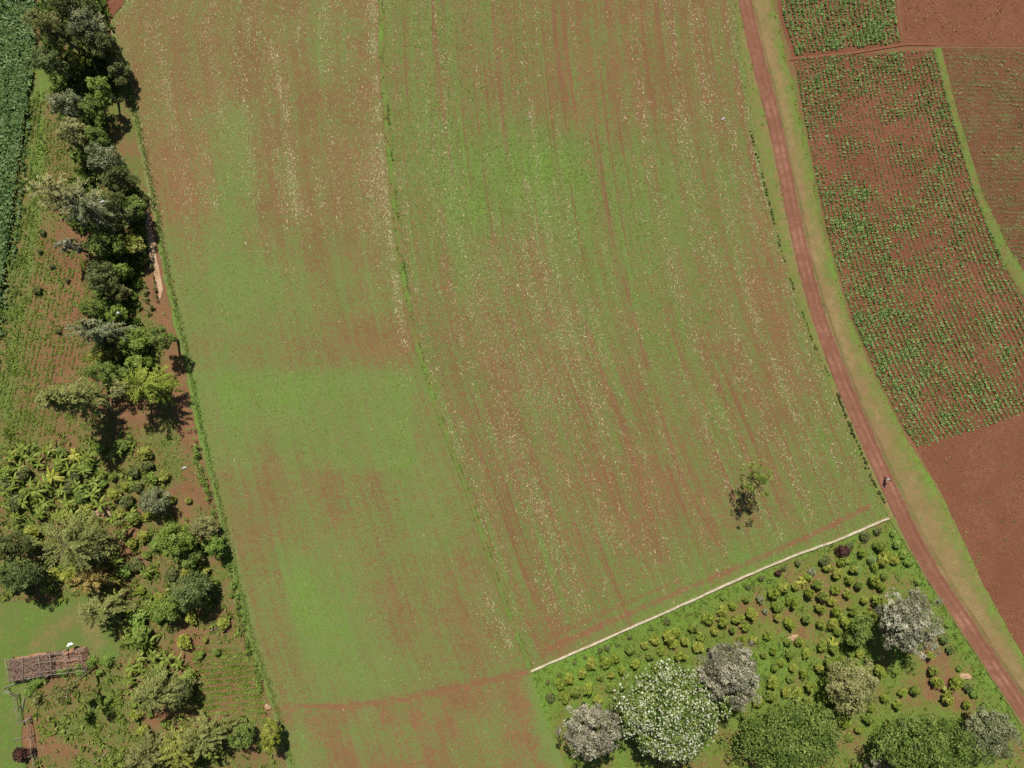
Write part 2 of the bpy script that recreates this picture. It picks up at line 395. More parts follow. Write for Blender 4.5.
def g_f1(x, y, u):
    top = sig((240-y)/18)
    g = .56-.17*top
    g += .32*box(x, y, 213, 252, 108, 235, 5)+.20*box(x, y, 310, 336, -40, 90, 5)
    g += .22*gauss(x, y, 225, 285, 55, 45)+.12*gauss(x, y, 290, 290, 45, 30)
    g += .19*box(x, y, 190, 412, 371, 470, 2)+.2*gauss(x, y, 245, 395, 50, 28)+.1*gauss(x, y, 330, 385, 60, 20)
    g -= .12*gauss(x, y, 272, 460, 12, 28)+.10*gauss(x, y, 332, 505, 12, 45, -15)+.15*gauss(x, y, 375, 490, 14, 40, -15)+.2*gauss(x, y, 380, 345, 40, 25)+.18*gauss(x, y, 315, 270, 20, 25)
    g += .16*gauss(x, y, 405, 470, 40, 45)+.14*gauss(x, y, 440, 520, 30, 30)
    g += .34*gauss(x, y, 330, 615, 35, 60, -12)+.2*gauss(x, y, 300, 590, 14, 40, -10)+.18*gauss(x, y, 375, 680, 40, 22)
    g -= .14*gauss(x, y, 470, 620, 45, 55)+.1*gauss(x, y, 250, 520, 30, 40)+.14*gauss(x, y, 400, 630, 14, 50, -15)
    low = sig((y-np.interp(x, [p[0] for p in FPATH], [p[1] for p in FPATH]))/2)
    g -= .17*low; g += low*.3*(vnoise(x, y, 16, 49)-.5); g += low*(.22*gauss(x, y, 360, 735, 18, 30)+.3*gauss(x, y, 300, 740, 14, 40)+.12*gauss(x, y, 480, 740, 30, 30)+.5*sig((x-np.interp(y, [660, 700, 770], [522, 532, 545]))/3))
    g -= .5*np.exp(-(dline(x, y, FPATH)/1.7)**2)*(.5+vnoise(x, y, 10, 36))
    g += .38*np.exp(-(u/.022)**2)
    g += .12*(vnoise(u*60, y, 30, 31)-.5)+.12*(vnoise(x, y, 14, 32)-.5)
    d = .02+.6*top*(.3+vnoise(u*50, y/40, 2.5, 33))+.3*gauss(x, y, 375, 130, 12, 160)+.25*gauss(x, y, 410, 330, 14, 60)+.3*gauss(x, y, 490, 610, 16, 60)
    d += .4*np.exp(-(dline(x, y, [(270, 50), (284, 100), (290, 160), (297, 220)])/8)**2)*(.3+1.2*vnoise(x, y, 9, 35))
    rd = .42*low*(.5+vnoise(x, y, 12, 48))+.38*gauss(x, y, 165, 170, 40, 60)+.35*gauss(x, y, 200, 190, 30, 40)+.2*gauss(x, y, 332, 505, 25, 60)+.25*gauss(x, y, 380, 345, 40, 25)+.5*np.exp(-(dline(x, y, FPATH)/3)**2)
    return g, d, np.clip(rd, 0, 1)
FURROWS = [[(549, -30), (557, 50), (571, 118)], [(558, -30), (566, 45), (577, 122)], [(603, -30), (612, 50), (620, 110)], [(652, -30), (662, 50), (672, 95)], [(666, -30), (675, 60), (684, 115)], [(690, -30), (700, 60), (706, 100)], [(590, 130), (612, 235), (634, 320), (648, 370)], [(575, 300), (590, 340), (601, 372), (620, 420), (648, 497)], [(652, 384), (680, 475), (718, 545)], [(572, 384), (610, 470), (640, 560)], [(430, -30), (437, 60), (447, 140), (460, 210)], [(490, -30), (497, 80), (508, 160)], [(672, 330), (700, 420), (735, 500)], [(610, 390), (640, 480), (662, 560)], [(520, 560), (540, 610)], [(735, 60), (745, 130), (760, 190)]]
def g_f2(x, y, u):
    g = .555+.10*(vnoise(u*50, y, 40, 41)-.5)+.14*(vnoise(x, y, 16, 42)-.5)
    g -= .13*box(x, y, 530, 770, -40, 125, 16)
    g += .42*gauss(x, y, 535, 165, 62, 40)+.20*gauss(x, y, 500, 210, 60, 25)+.18*gauss(x, y, 445, 190, 35, 60)+.13*gauss(x, y, 620, 215, 60, 45)+.10*gauss(x, y, 430, 80, 35, 80)
    g -= .10*gauss(x, y, 500, 380, 70, 110)+.20*gauss(x, y, 775, 290, 45, 90, 15)+.12*gauss(x, y, 770, 420, 40, 50)
    g += .10*gauss(x, y, 650, 330, 25, 120, -15)+.12*gauss(x, y, 590, 300, 20, 90, -10)+.08*gauss(x, y, 720, 430, 25, 70, -18)+.1*gauss(x, y, 820, 450, 30, 50)
    g -= .15*gauss(x, y, 640, 500, 60, 70, -20)+.12*gauss(x, y, 560, 620, 40, 40)+.12*gauss(x, y, 735, 530, 25, 18)
    for ln in FURROWS: g -= .42*np.exp(-(dline(x, y, ln)/1.3)**2)*(.3+1.1*vnoise(y, x*0+ln[0][0], 14, 67))
    dw = dline(x, y, WALL)
    g += .20*np.exp(-(dw/40)**2)*sig((x-600)/30); g -= .5*np.exp(-(dline(x, y, TRACK)/2.5)**2)
    g -= .28*np.exp(-(dline(x, y, [(550, 636), (600, 614), (680, 580)])/2.2)**2)
    g += .30*np.exp(-((1-u)/.022)**2)+.16*np.exp(-(u/.02)**2)
    d = .30+.35*(vnoise(u*45, y/30, 2.2, 43)-.4)+.22*gauss(x, y, 500, 350, 80, 150)+.15*gauss(x, y, 620, 400, 120, 170)+.3*gauss(x, y, 760, 130, 15, 120)
    d -= .3*np.exp(-(dw/30)**2)
    rd = .12+.25*gauss(x, y, 640, 500, 90, 90)+.35*gauss(x, y, 775, 290, 45, 110)+.3*gauss(x, y, 600, 60, 60, 80)+.5*np.exp(-(dline(x, y, TRACK)/4)**2)+.3*gauss(x, y, 560, 630, 60, 40)
    return g, np.clip(d, 0, 1), np.clip(rd, 0, 1)
F1, L1 = loft('weedy_field', [(152, -35), (127, -3), (108, 20), (113, 38)]+LW[1:], [p for p in BD2], 90, 230, .008, M_F1, g_f1, jit=1.3)
F2, L2 = loft('stubble_field', BD, RE, 320, 240, .012, M_F2, g_f2, jit=.6)

def const(g0, d0=.1, amp=.25, sc=12, seed=5): return lambda x, y, u: (g0+amp*(vnoise(x, y, sc, seed)-.5), d0+0*x)
# red plots at the right
PA = [(793, 58), (806, 130), (826, 230), (849, 310), (874, 370), (902, 426), (918, 449)]
PB = [(935, 50), (948, 100), (975, 190), (1003, 262), (1040, 335), (1070, 400)]
loft('tilled_plot', PA, PB, 60, 100, .016, M_RED, const(.10, .12, .25), jit=.5)
loft('leafy_plot', [(771, -40), (780, 20), (792, 57)], [(893, -40), (898, 10), (903, 46)], 40, 30, .020, M_RED, const(.22, .1))
loft('bare_plot', [(898, -40), (900, 10), (904, 46)], [(1060, -40), (1060, 10), (1060, 47)], 40, 30, .024, M_BARE, const(.08, .42, .2))
loft('bean_plot', [(942, 48), (955, 100), (982, 190), (1008, 250), (1040, 300)], [(1090, 48), (1090, 100), (1090, 190), (1090, 250), (1090, 300)], 50, 60, .028, M_BEAN, const(.30, .2, .3), swap=True)
loft('red_plot', [(916, 447), (942, 492), (986, 589), (1052, 706)], [(1110, 388), (1110, 492), (1110, 589), (1110, 706)], 60, 90, .032, M_BARE,
     lambda x, y, u: (.10+.22*(vnoise(x, y, 14, 9)-.5)+.25*gauss(x, y, 980, 460, 6, 14)+.2*gauss(x, y, 945, 480, 5, 12)+.2*gauss(x, y, 978, 555, 6, 9), .15+0*x))

# road, its grassy bank and the banks between the fields
rw = np.interp([p[1] for p in ROADC], [-35, 250, 450, 780], [7.0, 7.5, 7.8, 8.4])
rn = 40
def g_road(x, y, u):
    w = .05*(vnoise(y, y*0, 14, 37)-.5)
    g = -.2+.85*np.exp(-(u/(.05+.09*vnoise(y, y*0, 5, 38)))**2)+.7*np.exp(-((1-u)/(.03+.08*vnoise(y, y*0, 6, 39)))**2)+(.34+.4*(vnoise(y, y*0, 9, 40)-.5))*np.exp(-((u-.5+w)/.07)**2)
    r = (np.exp(-((u-.31+w)/.13)**2)+np.exp(-((u-.70+w)/.11)**2))*(.1+1.2*vnoise(y, x*0, 8, 57)*vnoise(y, x*0, 31, 59))
    return g, .1+0*x, np.clip(r, 0, 1)
loft('dirt_road', off(ROADC, rw), off(ROADC, -rw), 30, 400, .100, M_ROAD, g_road, prof=[(0, .0), (.12, .02), (.24, -.05), (.36, .0), (.5, .03), (.64, .0), (.76, -.05), (.88, .02), (1, 0)], jit=1.1)
def g_verge(x, y, u):
    return .36+.4*u-.22*np.exp(-((u-.3)/.22)**2)+.35*(vnoise(x, y, 16, 61)-.5)+.25*(vnoise(x, y, 6, 60)-.5)+.15*sig((u-.8)/.04), .25+0*x
RD_R = [(x+2.4*(vnoise(y, 0, 17, 44)-.5), y) for x, y in map(tuple, resample(off(ROADC, -(rw-.6)), 90))]
loft('grass_verge', RD_R, VERGE, 14, 230, .040, M_VERGE, g_verge, prof=[(0, 0), (.05, .03), (.14, .26), (.3, .30), (.8, .25), (1, .0)], jit=.8)
LV = [(731, -35), (740, 40), (755, 130), (774, 215), (796, 300), (821, 365), (846, 425), (874, 490), (891, 522), (915, 560), (945, 606), (980, 660), (1040, 755)]
loft('road_edge', off(LV, 1.0), off(ROADC, rw-1.6), 6, 220, .044, M_VERGE, lambda x, y, u: (.72+.3*(vnoise(x, y, 8, 62)-.5)-.25*(u > .7), .15+0*x), prof=[(0, 0), (.25, .10), (.7, .08), (1, 0)], jit=.7)
BP = [(0, 0), (.25, .07), (.55, .1), (.8, .08), (1, 0)]
loft('grass_bank', off(BD, np.interp([p[1] for p in BD], [-35, 200, 668], [1.5, 2.2, 2.6])), off(BD, np.interp([p[1] for p in BD], [-35, 200, 668], [-3.5, -3.2, -2.0])), 6, 240, .048, M_BANK, lambda x, y, u: (.52+.8*(vnoise(x, y, 9, 63)-.5)+.25*np.sin(u*PI), .15+.3*(y < 160)), prof=BP, jit=1.0)
loft('grass_strip', [(933, 49), (946, 100), (972, 190), (1000, 260), (1040, 325)], [(941, 48), (953, 97), (980, 187), (1008, 248), (1048, 306)], 8, 90, .052, M_BANK, const(.62, .2, .5, 7), prof=[(0, 0), (.2, .12), (.8, .12), (1, 0)], jit=.5)
loft('plot_ridge', [(790, 61), (850, 55), (904, 46), (935, 46)], [(790, 57), (850, 52), (904, 43), (935, 42)], 5, 60, .056, M_RED, const(.05, .3), prof=[(0, 0), (.5, .04), (1, 0)], jit=.4)

COFFEE = [(531, 672), (600, 643), (690, 603), (800, 555), (888, 520), (915, 562), (945, 608), (985, 670), (1045, 765), (1045, 800), (580, 800), (548, 725)]
def g_coffee(x, y, u):
    g = .72+.3*(vnoise(x, y, 20, 71)-.5)+.3*(vnoise(x, y, 8, 72)-.5)
    g += .35*np.exp(-(dline(x, y, WALL)/14)**2)*sig((760-x)/25)+.3*gauss(x, y, 600, 672, 60, 25)+.3*gauss(x, y, 545, 700, 18, 40)
    g -= .35*gauss(x, y, 762, 612, 22, 14)+.3*gauss(x, y, 735, 625, 20, 16)+.3*gauss(x, y, 675, 650, 14, 8)+.35*gauss(x, y, 800, 635, 22, 18)+.35*gauss(x, y, 830, 600, 22, 14)+.25*gauss(x, y, 805, 575, 30, 12)
    g -= .55*gauss(x, y, 945, 672, 16, 24, -30)+.45*gauss(x, y, 925, 695, 30, 12)+.3*gauss(x, y, 840, 745, 14, 22)+.25*gauss(x, y, 700, 760, 40, 10)+.35*gauss(x, y, 965, 705, 14, 10)
    g += .3*gauss(x, y, 775, 660, 20, 40)+.3*gauss(x, y, 895, 560, 20, 18)+.35*np.exp(-(dline(x, y, [(900, 540), (940, 605), (1000, 695), (1040, 760)])/7)**2)
    return g, .2+0*x
sheet('bush_plot', COFFEE, .060, M_COFFEE, g_coffee, .8)
LAWN = [(-30, 606), (20, 600), (45, 604), (85, 596), (108, 618), (122, 645), (118, 662), (70, 668), (40, 680), (26, 700), (22, 735), (28, 790), (-30, 790)]
sheet('lawn', LAWN, .064, M_LAWN, lambda x, y, u: (.78-.4*np.exp(-(dline(x, y, [(40, 642), (80, 612), (100, 640)])/9)**2)+.2*(vnoise(x, y, 12, 81)-.5), .1+0*x), .8, 1.2)
# worn earth path beside the tree belt
sheet('footpath', [(143, 212), (149, 210), (155, 245), (163, 290), (160, 300), (152, 262), (147, 238)], .068, plain('worn_earth', (.38,.23,.13), (.50,.36,.23), 1.2), lambda x, y, u: (0*x, 0*x), .5, .6)
sheet('earth_patch', [(94, -40), (128, -40), (124, 4), (110, 20), (102, 22)], .072, M_RED, const(.05, .0), .8, .8)

# ------------------------------------------------------------------ scattered ground cover (beyond counting)
def rosettes(name, X, Y, size, k, pal, z0=.02, elev=(.3, .9), wid=.45, varc=None, parent=None):
    """Low plants: k leaves fanning out of each point."""
    n = len(X); size = np.asarray(size)
    az = rng.random((n, k))*2*PI; el = rng.uniform(*elev, (n, k))
    L = size[:, None]*rng.uniform(.7, 1.2, (n, k))
    D = np.stack([np.cos(az)*np.cos(el), np.sin(az)*np.cos(el), np.sin(el)], -1)
    C = np.stack([X, Y, np.full(n, z0)], -1)[:, None, :]+D*L[..., None]*.5
    N = np.stack([-np.cos(az)*np.sin(el), -np.sin(az)*np.sin(el), np.cos(el)], -1)+rng.normal(0, .25, (n, k, 3))
    v = (varc if varc is not None else rng.random(n))[:, None]*.6+rng.random((n, k))*.4
    return leaves(name, C.reshape(-1, 3), N.reshape(-1, 3), L.ravel(), (L*wid).ravel(), v.ravel(), LM[pal], D.reshape(-1, 3), parent)

def in_loft(lines, n):
    A, B = lines; m = len(A); u = rng.random(n); t = rng.random(n)*(m-1); i = np.minimum(t.astype(int), m-2); f = (t-i)[:, None]
    a = A[i]*(1-f)+A[i+1]*f; b = B[i]*(1-f)+B[i+1]*f
    return a*(1-u[:, None])+b*u[:, None], u, (b-a)

# dead stalks lying in the fields
def straw(name, lines, n, guide, thr, seed, col, zz):
    P, u, _ = in_loft(lines, n*6)
    d = guide(P[:, 0], P[:, 1], u)[1]
    W = 52 if name == 'straw_litter' else 36
    row = vnoise(u*W, P[:, 1]*0, .9, seed)*.75+vnoise(u*W, P[:, 1]/18, .8, seed+1)*.45+vnoise(P[:, 0], P[:, 1], 4, seed+2)*.25
    k = rng.random(len(P)) < np.clip(d*1.1*(row-thr)*3.0, 0, 1)
    P = P[k][:n]
    m = len(P); ang = PI/2+rng.normal(.2, .55, m); el = rng.uniform(0, .12, m)
    D = np.c_[np.cos(ang), np.sin(ang), np.sin(el)]
    L = rng.gamma(2.6, .075, m)+.08
    C = np.c_[gx(P[:, 0]), gy(P[:, 1]), np.full(m, zz)+rng.random(m)*.02+L*.05]
    o = leaves(name, C, np.c_[rng.normal(0, .3, m), rng.normal(0, .3, m), np.ones(m)], L, .045+.035*rng.random(m)+L*.07, rng.random(m), col, D)
    return tag(o, kind='stuff')
STRAW = leafmat('dead_stalk', (.30,.24,.12), (.38,.32,.17), (.52,.46,.28), 0, .8, .1)
straw('straw_litter', L2, 15000, g_f2, .60, 91, STRAW, .02)
straw('stalk_litter', L1, 7000, g_f1, .55, 95, STRAW, .015)
for ln, q in (([(371, -20), (375, 60), (380, 130), (388, 220), (396, 290), (406, 350)], 1300), ([(268, 40), (284, 100), (290, 160), (297, 220)], 420), ([(481, 590), (500, 620), (512, 655)], 160), ([(792, 190), (812, 270), (838, 350)], 420)):
    P = resample(ln, q)+rng.normal(0, 1, (q, 2))*(2.6, 2); P = P[vnoise(P[:, 1], P[:, 0]*0, 14, 68) > .3]; m = len(P); ang = PI/2+rng.normal(.2, .5, m); L = rng.gamma(2.6, .09, m)+.08
    tag(leaves('stalk_row', np.c_[gx(P[:, 0]), gy(P[:, 1]), .03+.03*rng.random(m)], np.c_[rng.normal(0, .25, m), rng.normal(0, .25, m), np.ones(m)], L, .05+L*.08, rng.random(m), STRAW, np.c_[np.cos(ang), np.sin(ang), 0*ang]), kind='stuff')
# weeds in the fields
def weeds(name, lines, n, guide, pal, s0, s1, z, thr=.45):
    P, u, _ = in_loft(lines, n*4); g = guide(P[:, 0], P[:, 1], u)[0]
    k = rng.random(len(P)) < np.clip((g-thr+.35*(vnoise(P[:, 0], P[:, 1], 4, 77)-.5))*2.2, .03, 1)
    P = P[k][:n]
    o = rosettes(name, gx(P[:, 0]), gy(P[:, 1]), rng.uniform(s0, s1, len(P)), 5, pal, z, (.05, .5), .5)
    return tag(o, kind='stuff')
weeds('field_weeds', L2, 20000, g_f2, 'fweed', .07, .20, .02, .50)
weeds('weed_cover', L1, 12000, g_f1, 'fweed', .06, .16, .015, .52)

def scatter(name, poly, dens, size, k, pal, z=.03, prob=None, rows=None, elev=(.3, .9), wid=.45, drop=None):
    P = np.array(poly, float); x0, y0 = P.min(0); x1, y1 = P.max(0)
    n = int((x1-x0)*(y1-y0)*S*S*dens)
    X = rng.uniform(x0, x1, n); Y = rng.uniform(y0, y1, n)
    if rows:                                    # snap onto rows: spacing px, angle
        a = math.radians(rows[1]); q = X*math.cos(a)+Y*math.sin(a); p = -X*math.sin(a)+Y*math.cos(a)
        q = np.round(q/rows[0])*rows[0]+rng.normal(0, rows[0]*.13, n)
        X = q*math.cos(a)-p*math.sin(a); Y = q*math.sin(a)+p*math.cos(a)
    ok = inside(X, Y, poly)
    if prob is not None: ok &= rng.random(n) < prob(X, Y)
    X = X[ok]; Y = Y[ok]
    sz = rng.uniform(*size, len(X))*(.7+.6*vnoise(X, Y, 7, 13))
    o = rosettes(name, gx(X), gy(Y), sz, k, pal, z, elev, wid, vnoise(X, Y, 5, 19))
    return tag(o, kind='stuff')
MAIZE = [(-40, -30), (38, -30), (36, 60), (28, 100), (19, 190), (8, 270), (-4, 350), (-40, 350)]
scatter('maize_crop', MAIZE, 11, (.45, .85), 7, 'maize', .45, rows=(4.6, 8), elev=(.15, .9), wid=.28)
GARD = [(-30, 60), (30, 100), (60, 80), (100, 110), (140, 200), (150, 240), (190, 430), (230, 560), (285, 775), (-30, 775)]
def p_gard(x, y):
    g, _ = g_ground(x, y, None)
    p = np.clip((g-.30)*1.6, .04, 1)*(.35+.9*vnoise(x, y, 6, 17))
    return np.where(inside(x, y, LAWN) | inside(x, y, BEANS), .0, p)
BEANS = [(192, 643), (246, 646), (262, 696), (260, 716), (194, 718)]
scatter('garden_weeds', GARD, 11, (.12, .34), 6, 'weed', .03, p_gard)
scatter('garden_weeds_tall', [(-30, 430), (130, 430), (190, 520), (250, 650), (280, 770), (-30, 770)], 3.6, (.3, .85), 7, 'weed', .05, p_gard, elev=(.5, 1.2), wid=.3)
scatter('bean_rows', [(192, 645), (248, 650), (266, 700), (262, 715), (195, 716)], 26, (.16, .32), 6, 'weed', .03, lambda x, y: .35+.65*(vnoise(x, y, 9, 3) > .35), rows=(6.2, 84))
scatter('bean_cover', [(42, 235), (85, 250), (105, 330), (98, 430), (5, 440), (14, 340)], 14, (.14, .32), 5, 'weed', .03, lambda x, y: .22+.78*(vnoise(x, y, 7, 23) > .42), rows=(4.6, 12))
scatter('strip_crop', [(26, 110), (44, 85), (36, 220), (20, 330), (2, 420), (-6, 380), (10, 270)], 10, (.16, .36), 6, 'green', .04, lambda x, y: .3+.7*(vnoise(x, y, 7, 24) > .4), rows=(4.4, 9))
scatter('seedling_rows', [(44, 118), (62, 122), (88, 150), (84, 190), (44, 190)], 12, (.13, .25), 5, 'weed', .03, None, rows=(3.6, 3))
scatter('plot_weeds', COFFEE, 7, (.10, .30), 6, 'weed', .08, lambda x, y: np.clip((g_coffee(x, y, 0)[0]-.35)*1.8, .03, 1)*(.4+.8*vnoise(x, y, 6, 18)))
scatter('plot_grass', COFFEE, 2.5, (.25, .6), 7, 'hedge', .08, lambda x, y: np.clip((g_coffee(x, y, 0)[0]-.6)*2.5, 0, 1), elev=(.6, 1.3), wid=.2)
scatter('bean_plot_cover', [(944, 50), (1035, 50), (1035, 292), (1008, 248), (982, 190), (955, 100)], 16, (.10, .26), 4, 'tan', .03, lambda x, y: .2+.6*(vnoise(x, y, 8, 29) > .45), rows=(4.3, 93))
for nm, a, b, pal, dn in (('bank_weeds', off(BD, 2), off(BD, -3), 'fweed', 5), ('verge_weeds', RD_R, VERGE, 'bushy', 5), ('edge_weeds', LV, off(ROADC, rw), 'hedge', 2.5), ('strip_grass', [(933, 49), (946, 100), (972, 190), (1000, 260), (1040, 325)], [(941, 48), (953, 97), (980, 187), (1008, 248), (1048, 306)], 'hedge', 9)):
    n0 = max(60, len(a)); ln = (resample(a, 300), resample(b, 300))
    P, u, _ = in_loft(ln, int(np.sum(np.hypot(*np.diff(ln[0], axis=0).T))*np.mean(np.hypot(*(ln[0]-ln[1]).T))*S*S*dn))
    k = rng.random(len(P)) < .2+.9*(vnoise(P[:, 0], P[:, 1], 8, 15) > .5)
    if nm == 'verge_weeds': k &= (u > .2) & (rng.random(len(P)) < .15+u*.8)
    P = P[k]; tag(rosettes(nm, gx(P[:, 0]), gy(P[:, 1]), rng.uniform(.10, .26, len(P)), 5, pal, .16 if nm == 'bank_weeds' else .2 if nm == 'verge_weeds' else .1), kind='stuff')
P = np.c_[resample([(120, 60), (132, 112), (152, 200), (165, 275), (182, 345), (197, 420), (214, 490), (230, 560), (250, 640), (275, 712), (294, 785)], 3000)]
P = P+rng.normal(0, 1, P.shape)*(1.6, .6)+(3.5, 0)
tag(rosettes('edge_grass', gx(P[:, 0]), gy(P[:, 1]), rng.uniform(.1, .3, len(P)), 4, 'hedge', .02, (.6, 1.3), .3), kind='stuff')

P = resample(off(BD, np.interp([p[1] for p in BD], [-35, 200, 668], [-3.2, -3.0, -1.4])), 2600)
P = P[(vnoise(P[:, 1], P[:, 0]*0, 12, 66) > .62) & (P[:, 1] > 60)]; P = P+rng.normal(0, .7, P.shape)
tag(rosettes('ditch_weeds', gx(P[:, 0]), gy(P[:, 1]), rng.uniform(.08, .18, len(P)), 5, 'green', .05, (.3, 1.1)), kind='stuff')
UNDER = [(40, -20), (105, -20), (112, 30), (126, 80), (108, 106), (110, 140), (132, 172), (148, 225), (150, 250), (140, 300), (150, 340), (160, 370), (150, 385), (112, 395), (95, 340), (98, 290), (88, 240), (60, 215), (78, 170), (62, 120), (48, 70)]
scatter('undergrowth', UNDER, 4.5, (.5, 1.1), 8, 'green', .15, lambda x, y: .25+.75*(vnoise(x, y, 9, 30) > .42), elev=(.4, 1.3), wid=.4)

CLOD = plain('soil_clod', (.16, .062, .033), (.30, .125, .07), 9)
for nm, poly, dn, mt in (('soil_clods', [(920, 450), (1034, 414), (1034, 660), (985, 588), (942, 492)], 6, 0), ('earth_clods', [(902, -5), (1034, -5), (1034, 44), (906, 42)], 6, 0), ('soil_weeds', [(920, 450), (1034, 414), (1034, 660), (985, 588), (942, 492)], .7, 1), ('stalk_scraps', [(902, -5), (1034, -5), (1034, 44), (906, 42)], 2.0, 2)):
    Pq = np.array(poly, float); nq = int((np.ptp(Pq[:, 0]))*np.ptp(Pq[:, 1])*S*S*dn); X = rng.uniform(Pq[:, 0].min(), Pq[:, 0].max(), nq); Y = rng.uniform(Pq[:, 1].min(), Pq[:, 1].max(), nq)
    k = inside(X, Y, poly) & (vnoise(X, Y, 9, 47) > (.3 if mt == 0 else .52)); X = X[k]; Y = Y[k]; m = len(X)
    if mt == 1: o = rosettes(nm, gx(X), gy(Y), rng.uniform(.08, .24, m), 5, 'weed', .04)
    else:
        C = np.c_[gx(X), gy(Y), .06+.05*rng.random(m)]; sz = rng.gamma(3, .035, m)+.05
        o = leaves(nm, C, rng.normal(0, .6, (m, 3))+(0, 0, 1), sz*(1 if mt == 0 else 1.5), sz*(.8 if mt == 0 else .35), rng.random(m), CLOD if mt == 0 else STRAW)
    tag(o, kind='stuff')

# ------------------------------------------------------------------ crop plants in the red plot: the largest ones singly
CROPG = 'leafy crop plants in rows'
protos = []
for q in range(6):
    k = 16; az = np.arange(k)*2.4+q; el = np.linspace(.15, 1.15, k); L = .34*(1-.35*np.linspace(0, 1, k))
    D = np.c_[np.cos(az)*np.cos(el), np.sin(az)*np.cos(el), np.sin(el)]
    N = np.c_[-np.cos(az)*np.sin(el), -np.sin(az)*np.sin(el), np.cos(el)]+rng.normal(0, .2, (k, 3))
    protos.append(leaves('crop_plant', D*L[:, None]*.55+(0, 0, .08), N, L, L*.7, rng.random(k), LM['crop'], D, None, False))
def crop_sites(A, B, nrow, step, keep, smin, smax, skew):
    nv = 400; a = resample(A, nv); b = resample(B, nv); out = []
    for r in range(nrow):
        u = (r+.5)/nrow; ln = a*(1-u)+b*u; d = np.r_[0, np.cumsum(np.hypot(*np.diff(ln, axis=0).T))]*S
        t = np.arange(.2, d[-1]-.2, step)+rng.normal(0, .07, len(np.arange(.2, d[-1]-.2, step)))
        x = np.interp(t, d, ln[:, 0])+rng.normal(0, .2, len(t)); y = np.interp(t, d, ln[:, 1])
        v = vnoise(x, y, 16, skew)*.55+vnoise(x, y, 6, skew+1)*.45+keep(x, y)
        s = smin+(smax-smin)*np.clip((v-.22)*1.35, 0, 1)*rng.uniform(.75, 1.2, len(t))
        k = (rng.random(len(t)) < np.clip((v-.12)*3.2, .70, 1)) & (x < 1032) & (y > -8) & (y < 460)
        out.append(np.c_[x, y, s][k])
    return np.vstack(out)
def keep_red(x, y):
    return .12*box(x, y, 830, 900, 180, 440, 20)+.18*gauss(x, y, 880, 300, 30, 120, -15)+.16*gauss(x, y, 950, 380, 60, 50)-.25*gauss(x, y, 868, 135, 35, 25)-.2*gauss(x, y, 885, 175, 22, 25)-.2*gauss(x, y, 905, 205, 30, 14)-.12*gauss(x, y, 900, 330, 15, 20)-.03
s1 = crop_sites(PA, PB, 34, .43, keep_red, .55, 1.3, 51)
s2 = crop_sites([(776, -20), (783, 20), (795, 55)], [(890, -20), (895, 10), (901, 43)], 24, .40, lambda x, y: .22+0*x, .6, 1.3, 53)
sites = np.vstack([s1, s2]); order = np.argsort(-sites[:, 2])
big, rest = sites[order[:300]], sites[order[300:]]
for j, (x, y, s) in enumerate(big):
    o = protos[j % 6].copy(); COL.objects.link(o)
    o.location = (gx(x), gy(y), .02); o.scale = (s, s, s*.9); o.rotation_euler = (0, 0, rng.random()*6.28)
    tag(o, 'leafy green crop plant growing in a row on the tilled red soil', 'crop plant', CROPG)
X, Y = gx(rest[:, 0]), gy(rest[:, 1])
tag(rosettes('crop_cover', X, Y, rest[:, 2]*.33, 9, 'crop', .05, (.15, 1.0), .7), kind='stuff')

# ------------------------------------------------------------------ plants
def blob_leaves(K, R3, clump, nleaf, ls, zmin=-.35, lob=5, gap=0.0):
    """Clumped foliage in a lumpy ellipsoid of radii R3: centres, normals, sizes, tone."""
    D = rng.normal(size=(K*3, 3)); D = norm(D); D = D[D[:, 2] > zmin][:K]; K = len(D)
    lobes = norm(rng.normal(size=(lob, 3))*(1, 1, .4)); f = .74+.30*np.max(np.clip(D@lobes.T, 0, 1)**4, axis=1)+.10*rng.normal(size=K).clip(-1, .6)
    r = rng.uniform(.45, .98, K)**.7*f
    C = D*r[:, None]*np.asarray(R3)
    if np.prod(R3) > 14:                                 # big crowns: several masses leaning on each other
        sub = rng.uniform(-.20, .20, (7, 3))*np.asarray(R3)*(1, 1, .35); w = rng.integers(0, 7, K); C = C*rng.uniform(.80, .98, 7)[w][:, None]+sub[w]
    if gap:
        kp = rng.random(K) > gap; C = C[kp]; D = D[kp]; K = len(C)
    cr = clump*rng.uniform(.7, 1.25, K)
    d = norm(rng.normal(size=(K, nleaf, 3))+D[:, None, :]*.55+np.array((0, 0, .45)))
    rad = rng.uniform(.55, 1.0, (K, nleaf, 1))
    P = C[:, None, :]+d*rad*cr[:, None, None]*np.array((1, 1, .75))
    N = d*.65+np.array((0, 0, .65))+rng.normal(0, .5, (K, nleaf, 3))
    tone = np.clip(.5+rng.normal(0, .2, (K, 1))+rng.normal(0, .2, (K, nleaf)), 0, 1)
    sz = ls*rng.uniform(.65, 1.35, (K, nleaf))
    return P.reshape(-1, 3), N.reshape(-1, 3), sz.ravel(), tone.ravel(), C

